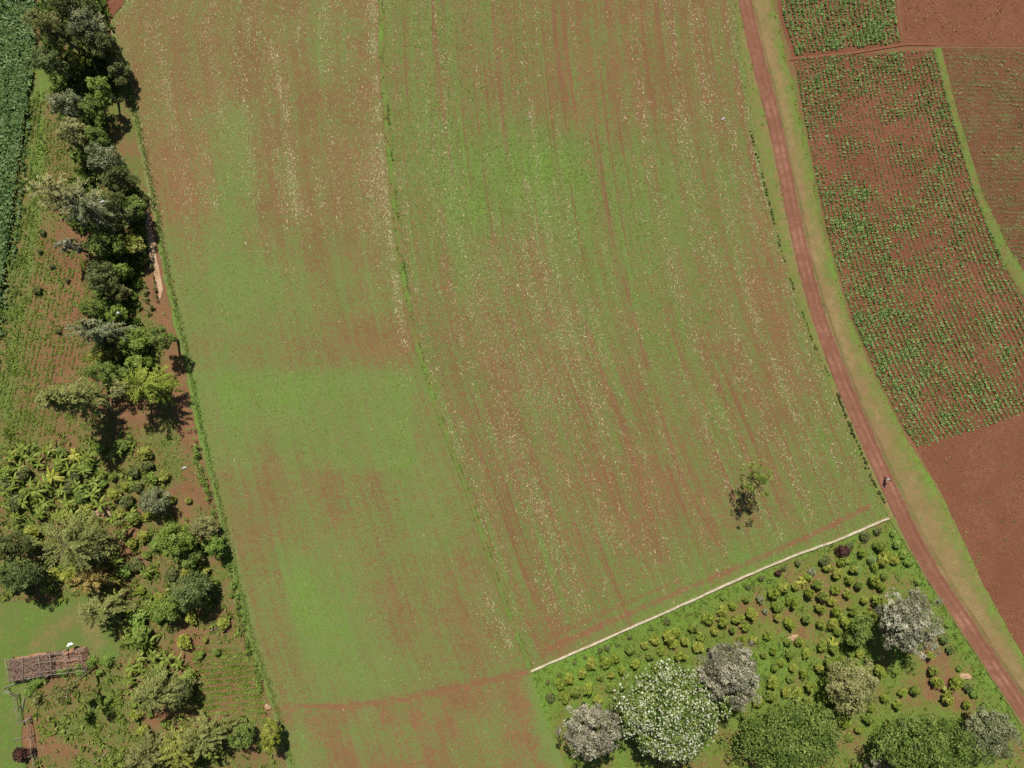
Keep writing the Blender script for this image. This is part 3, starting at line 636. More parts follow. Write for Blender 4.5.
def spray_leaves(nb, R, z0, z1, el0, el1, droop, stations=15, ll=.55, lw=.12, taper=0.0):
    """Feathery foliage: drooping branches carrying narrow leaves."""
    C = []; T = []; N = []; V = []; br = []
    for b in range(nb):
        f = b/max(nb-1, 1); az = b*2.399+rng.normal(0, .25); el = el0+(el1-el0)*f+rng.normal(0, .12)
        L = R*rng.uniform(.75, 1.12)*(1-taper*f); p0 = np.array((0, 0, z0+(z1-z0)*f))
        h = np.array((math.cos(az), math.sin(az), 0)); tone = rng.uniform(.3, .7); path = []
        for s in range(stations+1):
            q = s/stations; p = p0+h*L*q*math.cos(el)+np.array((0, 0, L*(q*math.sin(el)-droop*q*q)))
            path.append(p)
            if s < 2: continue
            for m in range(5):
                w = (1-.55*q)*.30*L**.6
                lat = np.array((-h[1], h[0], 0))*rng.uniform(-1, 1)
                C.append(p+lat*w*.6+rng.normal(0, .10, 3)); T.append(h*.8+lat*.9+np.array((0, 0, -.3))+rng.normal(0, .25, 3))
                N.append(np.array((0, 0, 1.0))+h*.25+rng.normal(0, .4, 3)); V.append(np.clip(tone+rng.normal(0, .2)+.15*q, 0, 1))
        br.append(path)
    n = len(C)
    return np.array(C), np.array(N), ll*rng.uniform(.7, 1.3, n), lw*rng.uniform(.7, 1.3, n), np.array(V), np.array(T), br

APP = {}                                          # where things appear, for telling repeats apart
def tree(px, py, rx, ry, h, kind, pal, label, name='leafy_tree', cat='tree', bark=None, group=None, dens=1.0, flower=0.0, trunk_r=None):
    r = (rx+ry)/2*S
    if kind in ('tall',):
        X, Y = float(gx(px)), float(gy(py)); k = 1.0
    else:
        full = kind == 'broad' and px < 300 and 'trunk' not in label
        rz = .44*h if full else .30*h if 'trunk' in label else .36*h if kind == 'sparse' and h > 9 else min(.42*h, .78*r); hc = h-rz*.95; k = 1-hc/H
        X, Y = float(gx(px, hc)), float(gy(py, hc))
    Rx, Ry = rx*S*k*1.06, ry*S*k*1.06
    root = empty(name, (X, Y, 0)); tag(root, label, cat, group)
    bark = bark or BARK
    tr = trunk_r or .022*h+.03
    if kind == 'broad':
        A = Rx*Ry*(1.35 if full else 1); K = int((14+A*6.0)*dens); pale = pal in ('mauve', 'silver')
        ls = (.21+.014*math.sqrt(A))*(.85 if pale else 1); P, N, sz, tone, C = blob_leaves(K, (Rx*.88, Ry*.88, rz*.9), (.16*math.sqrt(A)+.22)*(.60 if pale else .85 if not full else 1), 58, ls, zmin=-.95 if full else -.6, lob=6)
        P = P+(0, 0, hc); P[:, 2] = np.maximum(P[:, 2], .15)
        leaves('crown', P, N, sz, sz*.62, tone, LM[pal], None, root)
        if flower:
            kf = (rng.random(len(P)) < flower*(.35+1.1*vnoise(P[:, 0]+40, P[:, 1]+40, 1.3, 58))) & (N[:, 2] > .1)
            f = np.linalg.norm((P-(0, 0, hc))/(Rx, Ry, rz), axis=1) > .55; kf &= f
            leaves('blossom', P[kf]+(0, 0, .12), N[kf]*.4+(0, 0, .8), sz[kf]*rng.uniform(.5, 1.05, kf.sum()), sz[kf]*rng.uniform(.4, .9, kf.sum()), rng.random(kf.sum()), LM['flower'], None, root)
        zs = hc-rz*.35
        lean = rng.normal(0, .15, 2)
        paths = [[(0, 0, 0, tr*1.35), (lean[0]*.3, lean[1]*.3, zs*.35, tr), (lean[0], lean[1], zs, tr*.7)]]
        for c in C[rng.choice(len(C), min(8, len(C)), replace=False)]:
            e = c*.85+(0, 0, hc); m = (e+(lean[0], lean[1], zs))*.5+(0, 0, .15*rz)
            paths.append([(lean[0], lean[1], zs*.92, tr*.55), (*m, tr*.36), (*e, tr*.12)])
        tubes('trunk', paths, bark, 7, root)
    elif kind == 'feather':
        P, N, L, W, V, T, br = spray_leaves(int((36+Rx*Ry*2.2)*dens), max(Rx, Ry)*1.08, h*.30, h*.86, .05, .9, .30, 13, .40+.03*Rx, .13)
        P[:, 0] *= Rx/max(Rx, Ry); P[:, 1] *= Ry/max(Rx, Ry)
        leaves('crown', P, N, L, W, V, LM[pal], T, root)
        paths = [[(0, 0, 0, tr), (0, 0, h*.5, tr*.75), (0, 0, h*.86, tr*.3)]]
        for b in br[::3]:
            q = [np.array(p)*(Rx/max(Rx, Ry), Ry/max(Rx, Ry), 1) for p in b[:10:3]]
            paths.append([(*p, tr*.25*(1-.25*i)) for i, p in enumerate(q)])
        tubes('trunk', paths, bark, 6, root)
    elif kind == 'tall':
        P, N, L, W, V, T, br = spray_leaves(int(95*dens), r, h*.22, h*.97, -.05, .75, .42, 12, .6, .14, .62)
        leaves('crown', P, N, L, W, V, LM[pal], T, root)
        tubes('trunk', [[(0, 0, 0, tr), (.05, .05, h*.5, tr*.65), (0, 0, h*.98, tr*.15)]]+[[(*p, tr*.16*(1-.25*i)) for i, p in enumerate(b[:10:3])] for b in br[::4]], bark, 6, root)
    elif kind == 'sparse':
        K = int(15*dens); P, N, sz, tone, C = blob_leaves(K, (Rx, Ry, rz), .48, 34, .22, zmin=-.8, lob=4)
        P = P+(0, 0, hc); leaves('crown', P, N, sz, sz*.6, tone, LM[pal], None, root)
        paths = [[(0, 0, 0, tr), (.1, 0, hc*.5, tr*.8), (0, 0, hc*.95, tr*.5)]]
        for c in C: paths.append([(0.05, 0, hc*.6, tr*.4), (*(c*.5+(0, 0, hc*.9)), tr*.25), (*(c+(0, 0, hc)), tr*.1)])
        tubes('trunk', paths, bark, 6, root)
    APP[label] = (px, py)
    return root

TREES = [
 # the belt along the left field, from the top down
 (74, 4, 27, 20, 11, 'broad', 'dark', 'dark green tree at the top end of the tree belt, nearest the red earth patch'),
 (52, 28, 22, 18, 10.5, 'broad', 'olive', 'wide olive grey tree leaning over the maize at the top of the belt'),
 (86, 27, 20, 17, 10, 'broad', 'grey', 'grey green tree beside the red earth patch at the top of the belt'),
 (104, 46, 15, 14, 8, 'broad', 'dark', 'very dark round tree below the grey green one, over the deepest shadow'),
 (119, 72, 9, 14, 5, 'broad', 'dark', 'narrow dark tree bulging into the brown field below the top corner'),
 (50, 62, 18, 13, 8.5, 'broad', 'blue', 'dark bluish tree touching the edge of the maize'),
 (73, 61, 10, 10, 5.5, 'broad', 'yellow', 'small yellow green tree between the bluish tree and the deep shadow'),
 (99, 88, 17, 10, 6.5, 'broad', 'bright', 'bright green tree whose bent trunk and round shadow show beside the brown field'),
 (66, 104, 17, 13, 8, 'broad', 'grey', 'round grey tree standing beside the seedling rows'),
 (92, 108, 12, 11, 6.5, 'broad', 'green', 'mid green tree right below the bright green one'),
 (76, 133, 17, 14, 8, 'broad', 'tan', 'pale olive tan tree at the right end of the seedling rows'),
 (94, 138, 13, 11, 6, 'broad', 'green', 'low green tree right of the pale tan crown'),
 (106, 160, 22, 14, 9, 'broad', 'grey', 'grey crowned tree with a lit top, halfway down the upper belt'),
 (116, 178, 18, 13, 8, 'broad', 'dark', 'dark tree just below the lit grey crown, beside the top of the pale path'),
 (56, 192, 29, 19, 12.5, 'feather', 'tan', 'wispy grey tan tree leaning far left over the crop strip'),
 (84, 206, 24, 20, 11, 'feather', 'grey', 'wispy grey green tree right beside the tan one'),
 (118, 208, 17, 16, 9, 'broad', 'dark', 'dark green tree between the wispy grey tree and the pale path'),
 (134, 208, 12, 12, 6, 'broad', 'green', 'green tree at the very edge of the pale worn path'),
 (70, 246, 16, 8, 8, 'broad', 'silver', 'whitish tree reaching left over the bean plot'),
 (104, 244, 20, 14, 8, 'broad', 'green', 'mid green tree right of the whitish one'),
 (131, 244, 12, 10, 5, 'broad', 'yellow', 'yellow green tree next to the widest part of the pale path'),
 (101, 276, 15, 18, 7, 'broad', 'dark', 'long dark green tree below the whitish one, facing the bean plot'),
 (121, 270, 9, 9, 4.5, 'broad', 'bright', 'small bright tree right of the long dark crown'),
 (120, 292, 10, 9, 4.5, 'broad', 'olive', 'small olive tree in the narrow middle of the belt'),
 (92, 308, 13, 10, 6.5, 'broad', 'green', 'green tree on the bean plot side just above the wispy grey crown'),
 (118, 314, 9, 10, 4.5, 'broad', 'bright', 'small bright tree just above the bright bushy group'),
 (92, 330, 24, 12, 9.5, 'feather', 'grey', 'wispy grey crown reaching left near the lower end of the belt'),
 (112, 338, 13, 14, 6.5, 'broad', 'dark', 'dark tree tucked right behind the lower wispy grey crown'),
 (133, 341, 15, 17, 5.5, 'broad', 'bright', 'bright green bushy tree in the lower belt'),
 (161, 338, 14, 11, 6.8, 'broad', 'green', 'lone rounded tree with a visible trunk and a dark oval shadow by the field'),
 (101, 355, 14, 9, 5.5, 'broad', 'yellow', 'yellow green tree below the lower wispy grey crown'),
 (109, 372, 22, 10, 8, 'broad', 'green', 'wide mid green tree just above the tall leaning one'),
 (138, 363, 13, 9, 5, 'broad', 'bright', 'bright green tree right above the spiky yellow green one'),
 (107, 398, 24, 24, 14.0, 'tall', 'sage', 'tall drooping conifer like tree leaning far left over the bean plot'),
 (147, 385, 25, 19, 7.5, 'feather', 'bush', 'spiky yellow green tree casting a fringed shadow on red soil'),
 (119, 389, 9, 9, 8.5, 'sparse', 'tan', 'thin pale tree between the tall leaning one and the spiky one'),
 # the garden
 (154, 501, 16, 15, 5.2, 'broad', 'grey', 'round grey tree standing alone on the red garden soil'),
 (78, 541, 33, 27, 9, 'feather', 'sage', 'large feathery olive tree above the lawn'),
 (13, 545, 19, 15, 8, 'broad', 'dark', 'dark tree with pale flecks at the left edge above the lawn'),
 (20, 573, 23, 15, 8.5, 'broad', 'blue', 'dark blue grey tree throwing scalloped shade on the lawn'),
 (175, 540, 22, 17, 6.5, 'broad', 'bright', 'light green spreading tree below the lone grey one'),
 (203, 528, 15, 11, 5, 'broad', 'tan', 'thin tan tree between the light green tree and the field edge'),
 (216, 546, 8, 12, 4.5, 'broad', 'hedge', 'narrow green tree at the field edge right of the thin tan one'),
 (193, 591, 21, 20, 7, 'broad', 'blue', 'dense round bluish green tree with a black shadow at its right'),
 (165, 608, 19, 12, 5, 'broad', 'bright', 'pale green low tree left of the dense round bluish one'),
 (92, 580, 20, 10, 4.5, 'feather', 'rust', 'orange tan feathery tree above the lawn corner'),
 (102, 610, 22, 15, 6, 'feather', 'sage', 'feathery olive tree overhanging the right end of the lawn'),
 (158, 692, 25, 19, 6.5, 'feather', 'sage', 'drooping green feathery tree among the lower bananas'),
 (138, 636, 13, 10, 4, 'broad', 'bright', 'low bright tree right of the lawn corner'),
 (182, 692, 8, 14, 6.5, 'broad', 'dark', 'narrow dark tree casting a long shadow beside the bean rows'),
 (205, 735, 23, 15, 6, 'feather', 'sage', 'feathery yellow tinged tree at the bottom edge directly below the bean rows'),
 (180, 750, 20, 17, 6, 'feather', 'yellow', 'feathery yellow green tree at the bottom edge'),
 (148, 755, 22, 15, 6, 'feather', 'olive', 'feathery olive tree at the bottom edge right of the leafy plot'),
 (118, 764, 14, 9, 4, 'broad', 'weed', 'low green tree cut by the bottom edge, leftmost of the bottom trees'),
 (243, 735, 13, 12, 5, 'broad', 'green', 'round mid green tree below the bean rows'),
 (270, 735, 9, 17, 6.5, 'broad', 'bushy', 'pale green tree with a black shadow at the lower field corner'),
 (190, 560, 12, 9, 4.5, 'broad', 'green', 'dark green low tree under the light green spreading one'),
 # the bush plot
 (590, 732, 34, 37, 12, 'broad', 'mauve', 'brownish grey tree at the left end of the bush plot'),
 (667, 710, 60, 52, 13.5, 'broad', 'green', 'broad tree covered in creamy white blossom'),
 (727, 674, 42, 41, 13, 'broad', 'mauve', 'mauve grey tree just above right of the white blossoming one'),
 (906, 620, 38, 40, 10.5, 'broad', 'silver', 'tall silvery tree beside the road with a black shadow at its foot'),
 (859, 630, 15, 21, 5, 'broad', 'green', 'bright green low tree in the shade of the silvery one'),
 (851, 686, 33, 34, 8, 'broad', 'tan', 'thin twiggy tan tree with a dark brown shadow'),
 (790, 742, 58, 52, 9.5, 'broad', 'green', 'wide dense green tree at the bottom edge, left of the twiggy tan one'),
 (924, 742, 56, 38, 10.5, 'broad', 'green', 'wide dense green tree at the bottom edge, right of the twiggy tan one'),
 (984, 733, 31, 32, 7, 'broad', 'grey', 'grey green tree at the bottom right near the road'),
 (880, 768, 20, 9, 5, 'broad', 'mauve', 'small grey tree cut by the bottom edge between the two wide green ones'),
 (756, 480, 17, 22, 9.5, 'sparse', 'weed', 'lone thin tree standing out in the stubble field'),
]
for t in TREES:
    kw = {}
    if 'covered in' in t[7]: kw = dict(flower=.32)
    if 'twiggy' in t[7]: kw = dict(dens=.75, bark=PALEBARK)
    if 'lone thin' in t[7]: kw = dict(dens=3.4, trunk_r=.06)
    nm = {'broad': 'leafy_tree', 'feather': 'feathery_tree', 'tall': 'drooping_tree', 'sparse': 'thin_tree'}[t[5]]
    tree(*t, name=nm, **kw)

# forked slim tree whose shadow lies across the little plot
root = empty('forked_tree', (float(gx(97)), float(gy(667)), 0)); tag(root, 'slim forked tree with two small tufts and a Y shaped shadow', 'tree')
A_, B_ = (-1.6, -.2, 10.5), (1.3, .2, 9.8)
tubes('trunk', [[(0, 0, 0, .2), (.05, 0, 3, .17), (0, 0, 5.2, .16)], [(0, 0, 5.1, .11), (-.8, -.1, 7.4, .09), (*A_, .05)], [(0, 0, 5.1, .11), (.7, .1, 7.2, .09), (*B_, .05)]], plain('mossy_bark', (.12,.12,.05), (.20,.17,.08), 4), 7, root)
Ps, Ns, Zs, Ts = [], [], [], []
for c in (A_, B_, (-.9, -.1, 7.3), (.8, .1, 6.9)):
    P, N, sz, tone, _ = blob_leaves(16, (.95, .95, .9), .40, 34, .26, zmin=-.9)
    Ps.append(P*(1 if c[2] > 9 else .7)+c); Ns.append(N); Zs.append(sz); Ts.append(tone)
Ps, Ns, Zs, Ts = map(np.concatenate, (Ps, Ns, Zs, Ts)); leaves('crown', Ps, Ns, Zs, Zs*.6, Ts, LM['olive'], None, root)

ORD = ['', 'second ', 'third ', 'fourth ', 'fifth ', 'sixth ', 'seventh ', 'eighth ', 'ninth ', 'tenth ', 'eleventh ', 'twelfth ', 'thirteenth ', 'fourteenth ']
def name_by_landmark(pts, marks, what):
    """Tell repeats apart by the landmark each stands nearest to, and its rank in closeness."""
    out = [None]*len(pts); near = {}
    for i, (x, y) in enumerate(pts):
        d = [math.hypot(x-m[0], y-m[1]) for m in marks]; j = int(np.argmin(d)); near.setdefault((j, what[i]), []).append((d[j], i))
    for (j, _w), lst in near.items():
        for r, (_, i) in enumerate(sorted(lst)): out[i] = f'{what[i]}, {ORD[r]}closest of its kind to {marks[j][2]}'
    return out

# round bushes of the plot
BUSH = [(560,684),(569,678),(564,696),(575,691),(588,688),(582,673),(600,677),(605,663),(615,658),(611,675),(622,671),(630,650),(635,664),(645,645),(650,655),(661,652),(656,666),(668,636),(676,633),(612,687),(674,645),(685,641),(693,627),(701,637),(708,618),(715,631),(733,607),(747,599),(738,618),(751,613),(733,629),(745,627),(773,593),(783,587),(792,601),(778,606),(790,623),(778,617),(807,618),(809,592),(768,635),(754,640),(774,651),(790,654),(807,654),(818,607),(818,584),(822,609),(836,611),(832,623),(853,610),(839,632),(822,645),(794,668),(791,679),(804,674),(810,686),(819,668),(782,663),(808,701),(796,693),(930,655),(933,670),(937,682),(956,682),(947,698),(967,705),(915,690),(903,693),(837,573),(859,584),(848,594),(873,580),(865,600),(807,578),(775,668),(772,682),(786,692),(765,655),(850,640),(842,660),(598,700),(845,722),(850,738),(860,730)]
def fill(pts, poly, sep, n, seed, avoid):
    r = np.random.default_rng(seed); P = np.array(poly); out = []; pts = list(pts)
    for _ in range(6000):
        x, y = r.uniform(P[:, 0].min(), P[:, 0].max()), r.uniform(P[:, 1].min(), P[:, 1].max())
        if len(out) >= n: break
        if not inside(np.array([x]), np.array([y]), poly)[0] or any(math.hypot(x-a, y-b) < sep for a, b in pts): continue
        if any(((x-a)/p)**2+((y-b)/q)**2 < 1 for a, b, p, q in avoid): continue
        pts.append((x, y)); out.append((round(x), round(y)))
    return out
CROWNS = [t[:4] for t in TREES]
BUSH += fill(BUSH, [(552, 680), (700, 615), (830, 565), (880, 545), (890, 580), (860, 640), (905, 700), (880, 720), (830, 745), (700, 690), (600, 690), (565, 705)], 10.5, 40, 4, [(a, b, p*.9, q*.9) for a, b, p, q in CROWNS]+[(762, 612, 16, 9), (820, 632, 10, 7)])
BMARK = [(531,671,'the left end of the pale wall'),(590,733,'the brownish grey tree'),(640,690,'the white blossoming tree'),(690,612,'the middle of the pale wall'),(727,674,'the mauve grey tree'),(722,610,'the small yellow banana plant near the wall'),(802,581,'the tall yellow banana plant'),(905,620,'the silvery roadside tree'),(851,686,'the twiggy tan tree'),(786,738,'the wide green tree left of the tan one'),(922,738,'the wide green tree by the road'),(833,644,'the yellow banana plant above the tan tree'),(860,530,'the right end of the pale wall'),(762,612,'the bare red patch between bushes'),(650,655,'the pale wall between blossom and fence end')]
BMARK = BMARK[:-1]
bp = []
for q in range(8):
    pal = ('bush', 'bushy', 'bush', 'weed', 'bush', 'bushy', 'weed', 'bush')[q]
    P, N, sz, tone, _ = blob_leaves(30, (.64, .64, .66), .30, 32, .20, zmin=-.6, lob=5)
    P = P+(0, 0, .78); P[:, 2] = np.maximum(P[:, 2], .03)
    bp.append(leaves('round_bush', P, N, sz, sz*.55, tone, LM[pal], None, None, False))
szs = rng.uniform(.76, 1.22, len(BUSH))
lab = name_by_landmark(BUSH, BMARK, ['large round yellow-green bush' if s > 1.03 else 'small round yellow-green bush' if s < .83 else 'round yellow-green bush' for s in szs])
for j, (x, y) in enumerate(BUSH):
    o = bp[j % 8].copy(); COL.objects.link(o); s = szs[j]
    o.location = (float(gx(x, .8)), float(gy(y, .8)), .06); o.scale = (s*rng.uniform(.85, 1.15), s*rng.uniform(.85, 1.15), s*rng.uniform(.9, 1.3)); o.rotation_euler = (0, 0, rng.random()*6.28)
    tag(o, lab[j].replace(' of its kind', ''), 'bush', 'round bushes planted below the pale wall')

# small dark shrubs under the wall, beside the road and in the gardens
SHR = [(550,697,1.3,'dark'),(548,682,.6,'dark'),(558,674,.6,'green'),(585,657,.5,'dark'),(574,663,.5,'dark'),(600,650,.7,'dark'),(607,648,.8,'dark'),(617,645,.5,'dark'),(630,637,.7,'dark'),(651,627,.8,'green'),(667,621,1.0,'dark'),(705,601,.5,'hedge'),(723,597,.8,'hedge'),(748,587,.7,'dark'),(762,578,.8,'dark'),(778,573,1.0,'maroon'),(784,568,.7,'dark'),(798,563,.9,'dark'),(825,561,1.5,'dark'),(843,551,1.7,'maroon'),(850,546,1.1,'dark'),(865,536,1.2,'dark'),(878,531,1.0,'dark'),(893,533,.8,'hedge'),(897,544,1.2,'hedge'),(903,554,1.1,'hedge'),(909,562,1.2,'hedge'),(918,581,1.0,'hedge'),(760,599,1.2,'grey'),(765,611,.8,'grey'),(812,572,1.2,'grey'),(885,553,1.4,'bushy'),(895,560,1.2,'bushy'),(872,560,1.2,'crop'),(857,570,1.2,'crop'),(944,640,1.1,'blue'),(950,650,1.0,'blue'),(960,668,.9,'hedge'),(968,688,1.2,'blue'),(975,694,1.1,'hedge'),(948,625,.8,'hedge'),(985,705,1.1,'hedge'),(1008,752,1.2,'dark'),
 (20,755,2.0,'maroon'),(31,752,1.1,'maroon'),(37,290,1.0,'dark'),(40,251,.7,'dark'),(42,232,.8,'dark'),(52,266,.7,'dark'),(67,280,.6,'dark'),(58,331,.7,'dark'),(200,655,1.3,'bright'),(217,652,1.1,'green'),(107,662,1.3,'hedge'),(92,660,1.2,'hedge'),(80,672,1.2,'hedge'),(60,672,1.0,'hedge'),(47,672,1.2,'hedge'),(36,682,1.3,'hedge'),(28,692,1.1,'hedge'),(222,556,.8,'hedge'),(173,500,1.0,'yellow'),(188,501,.9,'yellow'),(146,555,1.3,'bright'),(140,590,1.2,'bush'),(128,610,1.4,'bush'),(150,640,1.2,'bushy'),(205,640,.9,'bushy'),(233,585,.8,'hedge'),(99,672,1.1,'hedge'),(108,700,1.2,'weed'),(150,715,.9,'hedge')]
_r = np.random.default_rng(8)
SHR += [(x, y, _r.uniform(1.1, 2.3), ['green', 'bushy', 'bright', 'weed', 'dark', 'hedge', 'yellow'][int(_r.integers(0, 7))]) for x, y in fill([q[:2] for q in SHR], [(4, 440), (120, 440), (190, 470), (240, 640), (200, 640), (185, 720), (130, 740), (125, 640), (110, 590), (5, 590)], 12, 80, 6, [(a, b, p*.75, q*.75) for a, b, p, q in CROWNS])]
SM = BMARK+[(60,480,'the heart of the banana patch'),(25,515,'the dark flecked tree at the left edge'),(110,470,'the foot of the tall leaning tree'),(115,540,'the red soil right of the feathery tree'),(160,575,'the light green spreading tree'),(150,660,'the lower bananas'),(185,715,'the lower end of the bean rows'),(215,620,'the dense round bluish tree'),(920,575,'the road opposite the dark verge line'),(955,660,'the road beside the small red clearing'),(985,700,'the grey green tree near the road'),(778,575,'the pale wall above the tall banana plant'),(843,551,'the vine covered gap in the pale wall'),(610,648,'the stretch of wall above the brownish tree'),(20,755,'the bottom left corner'),(45,265,'the upper bean plot'),(50,675,'the pole shed'),(105,668,'the foot of the forked tree'),(200,650,'the top of the bean rows'),(175,500,'the lone grey garden tree'),(140,600,'the lawn corner'),(240,560,'the left field edge')]
prs = {}
for pal in {s[3] for s in SHR}:
    P, N, sz, tone, _ = blob_leaves(20, (.42, .42, .40), .26, 26, .19, zmin=-.4)
    P = P+(0, 0, .45); P[:, 2] = np.maximum(P[:, 2], .03); prs[pal] = leaves('low_shrub', P, N, sz, sz*.6, tone, LM[pal], None, None, False)
CN = {'dark': 'low dark green shrub', 'green': 'low mid green shrub', 'hedge': 'low fresh green shrub', 'maroon': 'dark maroon shrub', 'grey': 'low grey leaved shrub', 'bushy': 'low yellowish shrub', 'crop': 'low blue green shrub', 'blue': 'low bluish shrub', 'yellow': 'low pale yellow shrub', 'bright': 'low light green shrub', 'bush': 'low mossy green shrub', 'weed': 'low weedy shrub'}
for pal in prs:
    idx = [i for i, s in enumerate(SHR) if s[3] == pal]
    lb = name_by_landmark([SHR[i][:2] for i in idx], SM, [CN[pal]]*len(idx))
    for i, l in zip(idx, lb):
        x, y, s, _ = SHR[i]; o = prs[pal].copy(); COL.objects.link(o)
        o.location = (float(gx(x, .5*s)), float(gy(y, .5*s)), .05); o.scale = (s*rng.uniform(.9, 1.15), s*rng.uniform(.85, 1.1), s); o.rotation_euler = (0, 0, rng.random()*6.28)
        tag(o, l.replace(' of its kind', ''), 'shrub', 'low shrubs around the plots')

# banana plants
def banana_proto(pal, seed, nl=9, big=1.0):
    r = np.random.default_rng(seed); V = []; F = []; va = []
    for k in range(nl):
        az = k*2.4+r.normal(0, .25); el = r.uniform(.35, 1.15); L = r.uniform(1.5, 2.3)*big; w = r.uniform(.13, .21)*big
        h = np.array((math.cos(az), math.sin(az), 0)); lat = np.array((-h[1], h[0], 0)); b = len(V); m = 8; tone = r.random()
        for s in range(m+1):
            q = s/m; p = np.array((0, 0, 1.5*big))+h*L*(q*math.cos(el)*1.05)+np.array((0, 0, L*(q*math.sin(el)-.78*q*q)))
            ww = w*(math.sin(PI*min(1, q*.93+.07))**.6 if q < 1 else .05)*(1 if s else .2)
            fold = np.array((0, 0, -.22*ww)); tw = r.normal(0, .03, 3)
            V += [p-lat*ww+fold+tw, p, p+lat*ww+fold+tw]
        for s in range(m):
            for c in (0, 1):
                a = b+s*3+c; F.append((a, a+1, a+4, a+3)); va.append(np.clip(tone*.6+r.random()*.3+.08*c, 0, 1))
    lf = mesh_np('leaves', V, F, LM[pal], {'var': ('FACE', 'FLOAT', np.array(va))}, None, False)
    st = tubes('stem', [[(0, 0, 0, .15*big), (0, 0, .9*big, .11*big), (0, 0, 1.65*big, .06*big)]], STEM, 8, None, False)
    return st, lf
BP_ = [banana_proto('banana', 200+q, 8+q % 3) for q in range(5)]+[banana_proto('bananay', 300+q, 8) for q in range(2)]
BAN = [(20,467),(39,464),(23,449),(59,460),(52,477),(31,483),(37,491),(23,503),(87,458),(103,471),(94,482),(92,494),(112,519),(58,516),(16,517),(119,450),(131,514),(122,533),(6,472),(5,491),(112,456),(67,503),(78,486),(31,544),(117,560),(117,580),(116,596),(9,583),(146,572),(131,632),(140,657),(167,658),(177,664),(168,699),(137,702),(146,706),(130,667),(213,757),(128,680),(142,670),(45,503),(70,470),(10,458),(188,548),(126,640),(50,450),(75,455),(132,482),(14,480),(46,484),(62,490),(84,470),(30,458),(8,506),(40,515),(74,515),(100,505),(155,655),(148,642),(160,672),
 (802,581),(722,610),(833,644),(846,559),(884,549),(740,742),(947,691)]
BM = [(100,415,'the tall leaning tree'),(80,540,'the large feathery olive tree'),(154,501,'the lone round grey tree'),(13,545,'the dark tree at the left edge'),(40,450,'the bean plot bottom'),(30,490,'the left picture edge halfway down'),(120,545,'the red soil right of the feathery tree'),(117,590,'the orange tan feathery tree'),(158,692,'the drooping feathery tree'),(165,640,'the pale green low tree'),(133,668,'the foot of the forked tree'),(205,735,'the feathery tree below the bean rows'),(802,581,'the wall among the bushes'),(722,610,'the wide clump of wall grass'),(833,644,'the twiggy tan tree'),(860,553,'the right end of the pale wall'),(740,742,'the white blossoming tree'),(947,691,'the red clearing by the road'),(60,505,'the middle of the banana patch'),(95,488,'the pink soil pile')]
bl = name_by_landmark(BAN, BM, ['banana plant with yellowing leaves' if (i % 21 == 4 or i >= 60 and i < 63) else 'leafy green banana plant' for i in range(len(BAN))])
for i, (x, y) in enumerate(BAN):
    yel = (i % 21 == 4) or 60 <= i < 63
    st, lf = BP_[5+i % 2] if yel else BP_[i % 5]
    s = rng.uniform(.62, .98) if i < 60 else .62
    root = empty('banana_plant', (float(gx(x, 1.6*s)), float(gy(y, 1.6*s)), .05), rng.random()*6.28); root.scale = (s, s, s)
    for c in (st, lf):
        d = c.copy(); COL.objects.link(d); d.parent = root
    tag(root, bl[i].replace(' of its kind', ''), 'banana plant', 'banana plants in the gardens')

# hedges: leafy runs along a line
def hedge(line, w, h, pal, label, gap=.25, n_per_m=3.2, group='hedges along the field edges', name='low_hedge'):
    P = resample(line, 400); L = np.sum(np.hypot(*np.diff(P, axis=0).T))*S; n = int(L*n_per_m)
    i = rng.random(n)*398; a = P[i.astype(int)]; b = P[i.astype(int)+1]; p = a+(b-a)*(i % 1)[:, None]
    k = vnoise(i, i*0, 9, int(line[0][0])) > gap; p = p[k]; m = len(p)
    C = np.c_[gx(p[:, 0])+rng.normal(0, w*.3, m), gy(p[:, 1])+rng.normal(0, w*.25, m), h*rng.uniform(.3, .75, m)]
    q = 22; d = norm(rng.normal(size=(m, q, 3))+np.array((0, 0, .5)))
    Q = C[:, None, :]+d*rng.uniform(.5, 1, (m, q, 1))*np.array((w*.45, w*.45, h*.4)); Q[..., 2] = np.maximum(Q[..., 2], .06)
    N = d*.6+np.array((0, 0, .5))+rng.normal(0, .5, (m, q, 3)); tone = np.clip(.5+rng.normal(0, .18, (m, 1))+rng.normal(0, .18, (m, q)), 0, 1)
    sz = rng.uniform(.14, .27, m*q)
    o = leaves(name, Q.reshape(-1, 3), N.reshape(-1, 3), sz, sz*.6, tone.ravel(), LM[pal])
    return tag(o, label, 'hedge', group)
hedge([(194, 428), (199, 462), (208, 490), (216, 515)], .8, 1.1, 'hedge', 'bright green hedge run along the field edge above the garden trees', .2, 5)
hedge([(224, 545), (231, 575), (240, 610), (250, 650), (262, 690)], .8, 1.0, 'hedge', 'green hedge run along the field edge beside the bean rows', .32, 4.5)
hedge([(836, 392), (844, 412), (852, 432), (861, 452), (868, 470), (875, 486), (884, 502)], .26, .45, 'dark', 'thin dark hedge along the lower roadside, above the wall end', .12, 7)
hedge([(750, 130), (766, 190), (781, 250), (795, 292), (812, 340), (829, 376)], .2, .28, 'green', 'thin broken hedge along the upper roadside', .42, 5)
hedge([(22, 692), (45, 678), (72, 668), (100, 658), (118, 658)], .9, 1.0, 'hedge', 'leafy hedge behind the pole shed up to the forked tree', .2, 4)
hedge([(34, 100), (28, 140), (20, 215), (10, 285), (2, 340)], .5, .5, 'maize', 'dark hedge row at the right side of the maize', .35, 4)
hedge([(152, 262), (158, 300), (150, 315), (146, 285)], .5, .7, 'olive', 'thin olive hedge on the red soil beside the worn path', .3, 4)

